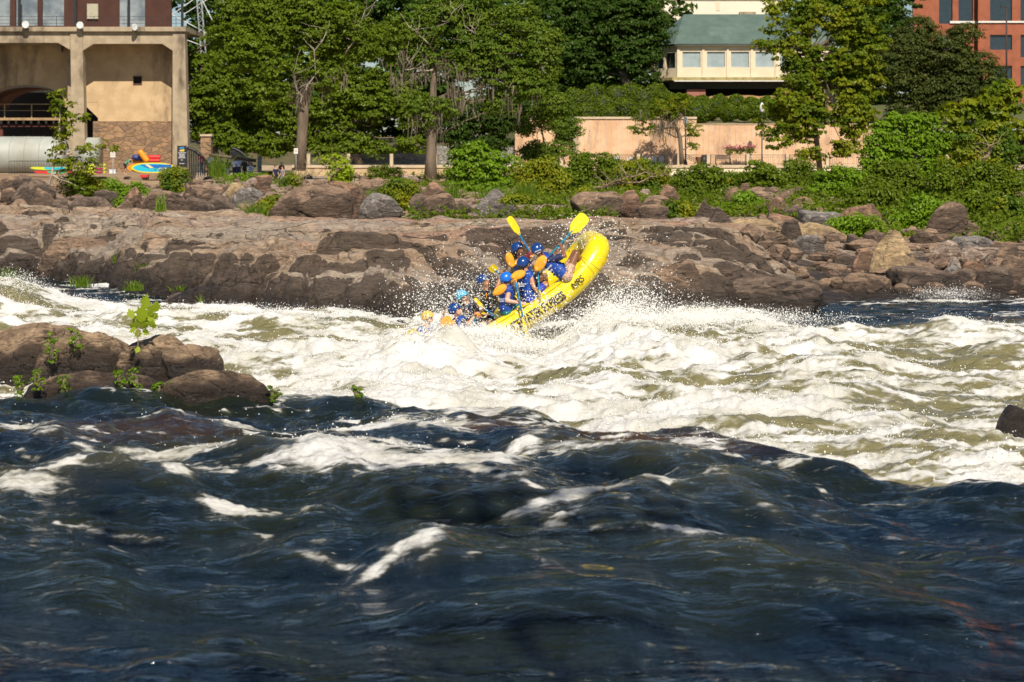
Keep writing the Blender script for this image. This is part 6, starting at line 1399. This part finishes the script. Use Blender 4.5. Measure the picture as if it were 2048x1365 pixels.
# pavilion
DB=208.
r,pl=mk('pavilion','cream pavilion with a green metal roof overlooking the slope','building',DB,1480,165)
WP=[(1365,104,1401,135),(1414,104,1450,135),(1462,104,1498,135),(1511,104,1547,135),(1560,104,1596,135)]
windowed(DB,1354,92,1660,155,WP,0,CREAM,.4,pl)
WG=M('pale blue window',(.35,.42,.43),(.28,.35,.37),1,.25)
for (x0,y0,x1,y1) in WP:
    mb=bx(DB,x0,y0,x1,y1,.18,.24); f=pl(mb.obj('window',WG)); bb=P(1480,165,DB)
    mb=MB(); bx(DB,x0-1,y0-1,x1+1,y0,-.06,.1,mb); bx(DB,x0-1,y1,x1+1,y1+1.2,-.08,.1,mb); bx(DB,x0-1,y0,x0,y1,-.06,.1,mb); bx(DB,x1,y0,x1+1,y1,-.06,.1,mb); bx(DB,x0,y0+8,x1,y0+10,-.05,.1,mb); sub(mb.obj('frame',M('taupe trim',(.40,.34,.26))),f,bb)
    mb=MB(); [bx(DB,x0+(x1-x0)*k/8-.4,y0,x0+(x1-x0)*k/8+.4,y0+8,.0,.08,mb) for k in range(1,8)]; sub(mb.obj('muntins',WHITE),f,bb)
for x in (1356,1406,1455,1503,1552,1601): mb=bx(DB,x-1.8,92,x+3.2,155,-.12,-.004); pl(mb.obj('pilaster',CREAM))
a=P(1354,0,DB).x; zt_,zb_=P(0,92,DB).z,P(0,155,DB).z; mb=MB(); c0=Vector((P(1303,0,DB+3).x,DB+3.4,0)); c1=Vector((a,DB,0))
def quadbox(p0,p1,z0,z1,t,mb): d=(p1-p0).normalized(); n=Vector((-d.y,d.x,0)); q=[p0,p1,p1+n*t,p0+n*t]; mb.hexa([(v.x,v.y,z0) for v in q]+[(v.x,v.y,z1) for v in q])
H=zt_-zb_; quadbox(c0,c1,zb_,zb_+H*.30,.3,mb); quadbox(c0,c1,zt_-H*.2,zt_,.3,mb)
for t in (.0,.47,.93): quadbox(c0.lerp(c1,t),c0.lerp(c1,t+.07),zb_+H*.3,zt_-H*.2,.3,mb)
pl(mb.obj('side_wall',CREAM)); mb=MB(); off=Vector((.25,.35,0)); quadbox(c0+off,c1+off,zb_+H*.3,zt_-H*.2,.05,mb); pl(mb.obj('side_window',GLASS))
mb=MB(); e=P(1350,0,DB-.5).x; xr=P(1670,0,DB).x; mb.prism([(e,P(0,92,DB-.5).z),(xr,P(0,92,DB-.5).z),(xr,P(0,88.4,DB-.5).z),(e,P(0,88.4,DB-.5).z)],DB-.5,DB+11); pl(mb.obj('fascia',WHITE))
zE=P(0,88.2,DB-.7).z; zR=P(0,29,DB+5).z; roof=MB(); x0=P(1348,0,DB-.7).x; xL=P(1303,0,DB+3).x; xr=P(1672,0,DB).x
roof.add([(x0,DB-.7,zE),(xr,DB-.7,zE),(xr,DB+5,zR),(P(1368,0,DB+5).x,DB+5,zR),(xL,DB+3.4,zE),(xL,DB+12,zE),(xr,DB+12,zE)],[(0,1,2,3),(2,6,5,3)],[(4,0,3),(5,4,3)]); RG=M('green standing seam metal',(.08,.125,.105),(.10,.15,.125),.8,.55,stain=(.14,.19,.16),ss_=.3); ro=pl(roof.obj('roof',RG))
mb=MB(); n=46; bb=P(1480,165,DB)
for k in range(n):
    t=(k+.5)/n; b0=Vector((x0+(xr-x0)*t,DB-.7,zE+.03)); tp=Vector((b0.x,DB+5,zR+.03)); lim=(P(1368,0,DB+5).x-x0)
    f=min(1,(b0.x-x0)/lim) if b0.x-x0<lim else 1; mb.tube([b0,b0.lerp(tp,f)],.035,4,False)
sub(mb.obj('seams',M('roof seam',(.07,.17,.13))),ro,bb)
mb=MB(); a=P(1344,0,DB-.8).x; mb.prism([(a,P(0,155.2,DB-.8).z),(xr,P(0,155.2,DB-.8).z),(xr,P(0,161,DB-.8).z),(a,P(0,161,DB-.8).z)],DB-.8,DB+12); pl(mb.obj('floor_slab',M('mossy yellow timber',(.40,.34,.14),(.28,.22,.09),2)))
mb=MB(); quadbox(Vector((P(1296,0,DB+3).x,DB+3,0)),Vector((a,DB-.8,0)),P(0,161,DB).z,P(0,156,DB).z,.6,mb); pl(mb.obj('slab_edge',M('mossy yellow timber',(.4,.34,.14))))
mb=bx(DB,1348,161.2,1672,163.4,-.85,-.5); pl(mb.obj('white_trim',WHITE)); mb=bx(DB,1340,163.6,1672,178,.6,1.4); pl(mb.obj('girder',M('dark green girder',(.03,.04,.03)))); mb=bx(DB,1300,163.8,1672,215,6,7); pl(mb.obj('shade_sheet',DARK))  # near-black sheet at the back stands in for shade below the floor
mb=bx(DB,1374,179,1411,208,.2,1.6); pl(mb.obj('brick_pier',brickmat('pier brick',(.36,.13,.08),(.28,.10,.07),(.4,.3,.25),4)))
mb=bx(DB,1560,179,1597,208,.2,1.6); pl(mb.obj('brick_pier',MC['pier brick']))
r,pl=mk('white_building','large cream white building behind the pavilion roof','building',262,1440,60); mb=bx(262,1300,-120,1560,140,0,12); pl(mb.obj('wall',M('cream white wall',(.80,.73,.58),(.76,.69,.55),.4,.8)))
mb=bx(262,1300,-.8,1560,.4,-.15,-.005); pl(mb.obj('band',CREAM)); mb=bx(262,1432,4,1440,22,-.05,-.003); pl(mb.obj('door',CREAM)); mb=bx(262,1480,24,1512,32,-2,-.5); pl(mb.obj('roof_unit',CON))
r,pl=mk('white_building','low white roofed building glimpsed above the trees near the tower','building',250,475,20); mb=bx(250,458,4,500,30,0,6); pl(mb.obj('wall',WHITE)); mb=bx(250,455,2,503,4,-.5,6.5); pl(mb.obj('roof',CON))
# brick office
DK=250.
r,pl=mk('brick_building','red brick office building with white framed windows at the top right','building',DK,1960,200)
WB=[(1878,-30,1905,48),(1917,-30,1946,45)]; WC=[(1980,-30,2024,42),(1980,70,2024,100),(2041,-30,2090,42),(2041,70,2090,115),(2041,132,2090,172),(1980,132,2024,170)]
windowed(DK,1826,-120,1956,230,WB,0,BRO,.5,pl); windowed(DK,1956.2,-120,2300,230,WC,-1.2,BRO,.5,pl)
for (x0,y0,x1,y1) in WB+WC:
    d=-1.2 if x0>1950 else 0; mb=bx(DK,x0,y0,x1,y1,d+.3,d+.36); f=pl(mb.obj('window',GLASS)); mb=MB(); bb=P(1960,200,DK)
    for k in range(4): bx(DK,x0+(x1-x0)*k/3-.8,y0,x0+(x1-x0)*k/3+.8,y1,d+.05,d+.15,mb)
    for k in range(int((y1-y0)/18)+1): bx(DK,x0,y1-18*k-.8,x1,y1-18*k+.8,d+.052,d+.148,mb)
    sub(mb.obj('frame',WHITE),f,bb)
mb=bx(DK,1900,42.5,1956,47,-.2,-.005); pl(mb.obj('white_band',WHITE)); mb=bx(DK,1956.3,42.5,2300,46,-1.4,-1.205); pl(mb.obj('white_band',WHITE)); mb=bx(DK,1956.3,158,2300,170,-1.4,-1.205)
b=P(2013,170,DK-14); r=thing('light_pole','tall dark light pole with a flat arm before the brick building','light pole',loc=tuple(b)); s=(DK-14)/F; mb=MB(); mb.tube([(0,0,-2),(0,0,158*s)],[.13,.09],8); mb.obj('pole',M('dark brown pole',(.05,.03,.03)),r,True); mb=MB(); mb.box((-12*s,-.2,155*s),(0,.2,158*s)); mb.obj('lamp_head',STEEL,r)
# --- people on the bank
def walker(label,px,yhead,D,skin,cl,face=(0,-1,0),h=1.7,bend=0,pose=None):
    s=D/F; top=P(px,yhead,D); zf=top.z-h; up=Vector((0,0,1)); f=Vector(face).normalized(); side=f.cross(up)
    hd=Vector((top.x,D,top.z-.11)); k=h/1.7
    if bend:
        pel=Vector((top.x-.45*bend,D,zf+.90)); nk=pel+Vector((.42*bend,0,.34)); hd=nk+Vector((.13*bend,0,.08))
    else: nk=hd-up*.17*k; pel=nk-up*.54*k
    J={'head':hd,'neck':nk,'pelvis':pel}; upv=(nk-pel).normalized()
    g=np.random.default_rng(int(px))
    for q,e in (('L',-1),('R',1)):
        J['sho'+q]=nk-upv*.05+side*e*.18*k; J['hip'+q]=pel+side*e*.09
        if bend: J['elb'+q]=J['sho'+q]-up*.27; J['wri'+q]=J['elb'+q]-up*.22+Vector((.06,0,0))
        else: J['elb'+q]=J['sho'+q]-up*.27*k+side*e*.06; J['wri'+q]=J['elb'+q]-up*.20*k+f*.12
        J['kne'+q]=Vector((J['hip'+q].x,J['hip'+q].y,zf+.47))+f*.05+f*e*.06; J['ank'+q]=Vector((J['hip'+q].x,J['hip'+q].y,zf+.07))-f*e*.05; J['toe'+q]=J['ank'+q]+f*.16-up*.03
    return person(label,J,skin,cl,f-up*.1*(1+2*bend),vox=.03,hair='short',group='people on the bank')
walker('person in green shirt and black shorts bending over the raft pile',261,311,155.6,'pale',[('shirt','green'),('shorts','black')],(.9,-.2,0),1.62,bend=1)
PL_=[('person in white top leaning on the rail below the stone pillar',420,309,160,'tan',[('shirt','white'),('shorts','navy')],(0,-1,0)),
('person with arm raised to face beside the black arch, in orange',403,306,160.6,'tan',[('shirt','red'),('trousers','navy')],(.4,-1,0)),
('person in dark shirt and light jeans at the left of the strolling group',455,319,158,'brown',[('shirt','black'),('trousers','denim')],(-.5,.8,0)),
('person in white shirt seen from behind in the strolling group',469,316,157.5,'tan',[('shirt','white'),('trousers','navy')],(.2,1,0)),
('person in pale blue shirt and cap, centre of the strolling group',477,315,157,'brown',[('shirt','denim'),('trousers','navy')],(.2,1,0)),
('person in blue shirt facing the river, right of the strolling group',501,326,156.5,'pale',[('shirt','denim'),('shorts','navy')],(0,-1,0)),
('person in dark shirt behind the strolling group',489,318,160,'brown',[('shirt','black'),('trousers','black')],(0,-1,0)),
('person in navy shirt walking near the small white sign',551,331,152,'pale',[('shirt','navy'),('shorts','black')],(.7,-.7,0)),
('person in grey shirt bending forward beside the navy shirted one',565,333,151.6,'pale',[('shirt','grey'),('shorts','grey')],(-.6,-.7,0)),
('person in dark clothes standing back in the shade by the forked trunk',563,325,158,'brown',[('shirt','maroon'),('trousers','black')],(0,-1,0))]
for a in PL_: walker(*a)
# mooring ring and driftwood
mb=MB(); c=P(1347,505,50.5); mb.tube([c+Vector((.10*math.cos(a)-.0,0,.13*math.sin(a))) for a in np.linspace(-.2,math.pi+.2,12)],.016,8); tag(mb.obj('mooring_ring',M('rusty iron',(.06,.04,.03),rough=.8),smooth=True),'rusty iron ring set in the rock right of the raft','ring')
g=np.random.default_rng(3)
def dead(label,D,lines,seed):
    g=np.random.default_rng(seed); b=P(lines[0][0],lines[0][1],D); r=thing('dead_branch',label,'branch','dead branches on the bank',loc=tuple(b)); mb=MB()
    for (x0,y0,x1,y1,r0) in lines:
        p=branchy(mb,P(x0,y0,D),P(x1,y1,D-.5),r0,r0*.3,g,6,.05,5)
        for i in range(2,7):
            for _ in range(3): branchy(mb,p[i],p[i]+Vector((g.normal()*.5,g.normal()*.3,abs(g.normal())*.5)),r0*.35,.006,g,3,.12,4)
    o=mb.obj('wood',TWIG,smooth=True); o.parent=r; o.matrix_parent_inverse=Matrix.Translation(-b)
dead('tangle of pale dead twigs below the forked trunk',122,[(598,400,660,320,.05),(605,395,615,330,.05),(612,392,690,330,.05),(600,385,600,340,.04)],1)
dead('grey driftwood branches lying in the yellow green bush',100,[(1180,382,1290,345,.08),(1195,378,1260,352,.06),(1230,370,1330,350,.06)],2)
dead('pale fallen branch beside the mossy tree trunk',112,[(868,368,915,345,.06)],3)
dead('two pale leaning poles at the foot of the young tree',113,[(98,398,130,362,.06),(105,405,150,350,.06)],4)
dead('long pale log leaning in the right hand brush',90,[(1962,328,1988,288,.09)],5)
# loose rubble too many to count
V0,T0=ico(2); g=np.random.default_rng(8); n=3400; Dq=70*np.exp(g.uniform(0,math.log(165/70),n)); pxq=g.uniform(-60,2100,n)
sel=(pxq>1500); Dq[sel]=g.uniform(46,100,sel.sum()); xq=(pxq-1024)*Dq/F; zq=ground(xq,Dq); r_=.05+.26*g.power(.4,n)*(Dq/90); r_=np.minimum(r_,.42)*np.where(pxq>1500,1.9,1)
PN=g.normal(size=(n,7,3)); PN/=np.linalg.norm(PN,axis=2)[...,None]; dd_=np.einsum('vk,npk->nvp',V0,PN); rr_=np.min(np.where(dd_>.1,g.uniform(.55,1.,(n,1,7))/np.maximum(dd_,.1),9.),axis=2); N=V0[None]*np.minimum(rr_,1.15)[...,None]; N=N*np.stack([r_*g.uniform(.8,1.5,n),r_,r_*g.uniform(.5,.9,n)],1)[:,None,:]
V=(N+np.stack([xq,Dq,zq+r_*.2],1)[:,None,:]).reshape(-1,3); T=(T0[None]+len(V0)*np.arange(n)[:,None,None]).reshape(-1,3)
tag(link('rubble',mesh_np('rubble',V,T,RM['b'],False)),'loose rubble and small stones between the boulders','rubble',None,'stuff')
# ground cover of low weeds on the bank
n=26000; Dq=72*np.exp(g.uniform(0,math.log(172/72),n)); pxq=g.uniform(-60,2120,n); sel=pxq>1560; Dq[sel]=58*np.exp(g.uniform(0,math.log(160/58),sel.sum()))
xq=(pxq-1024)*Dq/F; dn=fbm(xq*.16,Dq*.10,o=3,s=66)+.35*ss(1450,1700,pxq)+.25*ss(850,950,pxq); k=(dn>.50)&(pxq>430); xq,Dq=xq[k],Dq[k]; zq=ground(xq,Dq)
c=np.repeat(np.stack([xq,Dq,zq],1),12,0); c+=g.normal(size=c.shape)*np.array([.3,.3,.18])+np.array([0,0,.15]); nr=g.normal(size=c.shape)+np.array([0,-.4,.8]); nr/=np.linalg.norm(nr,axis=1)[:,None]
tag(link('ground_cover',mesh_np('ground_cover',leafquads(c,nr,.085,g),np.arange(len(c)*4).reshape(-1,4),LM['green'],False)),'low weeds and grass growing between the rocks','ground cover',None,'stuff')
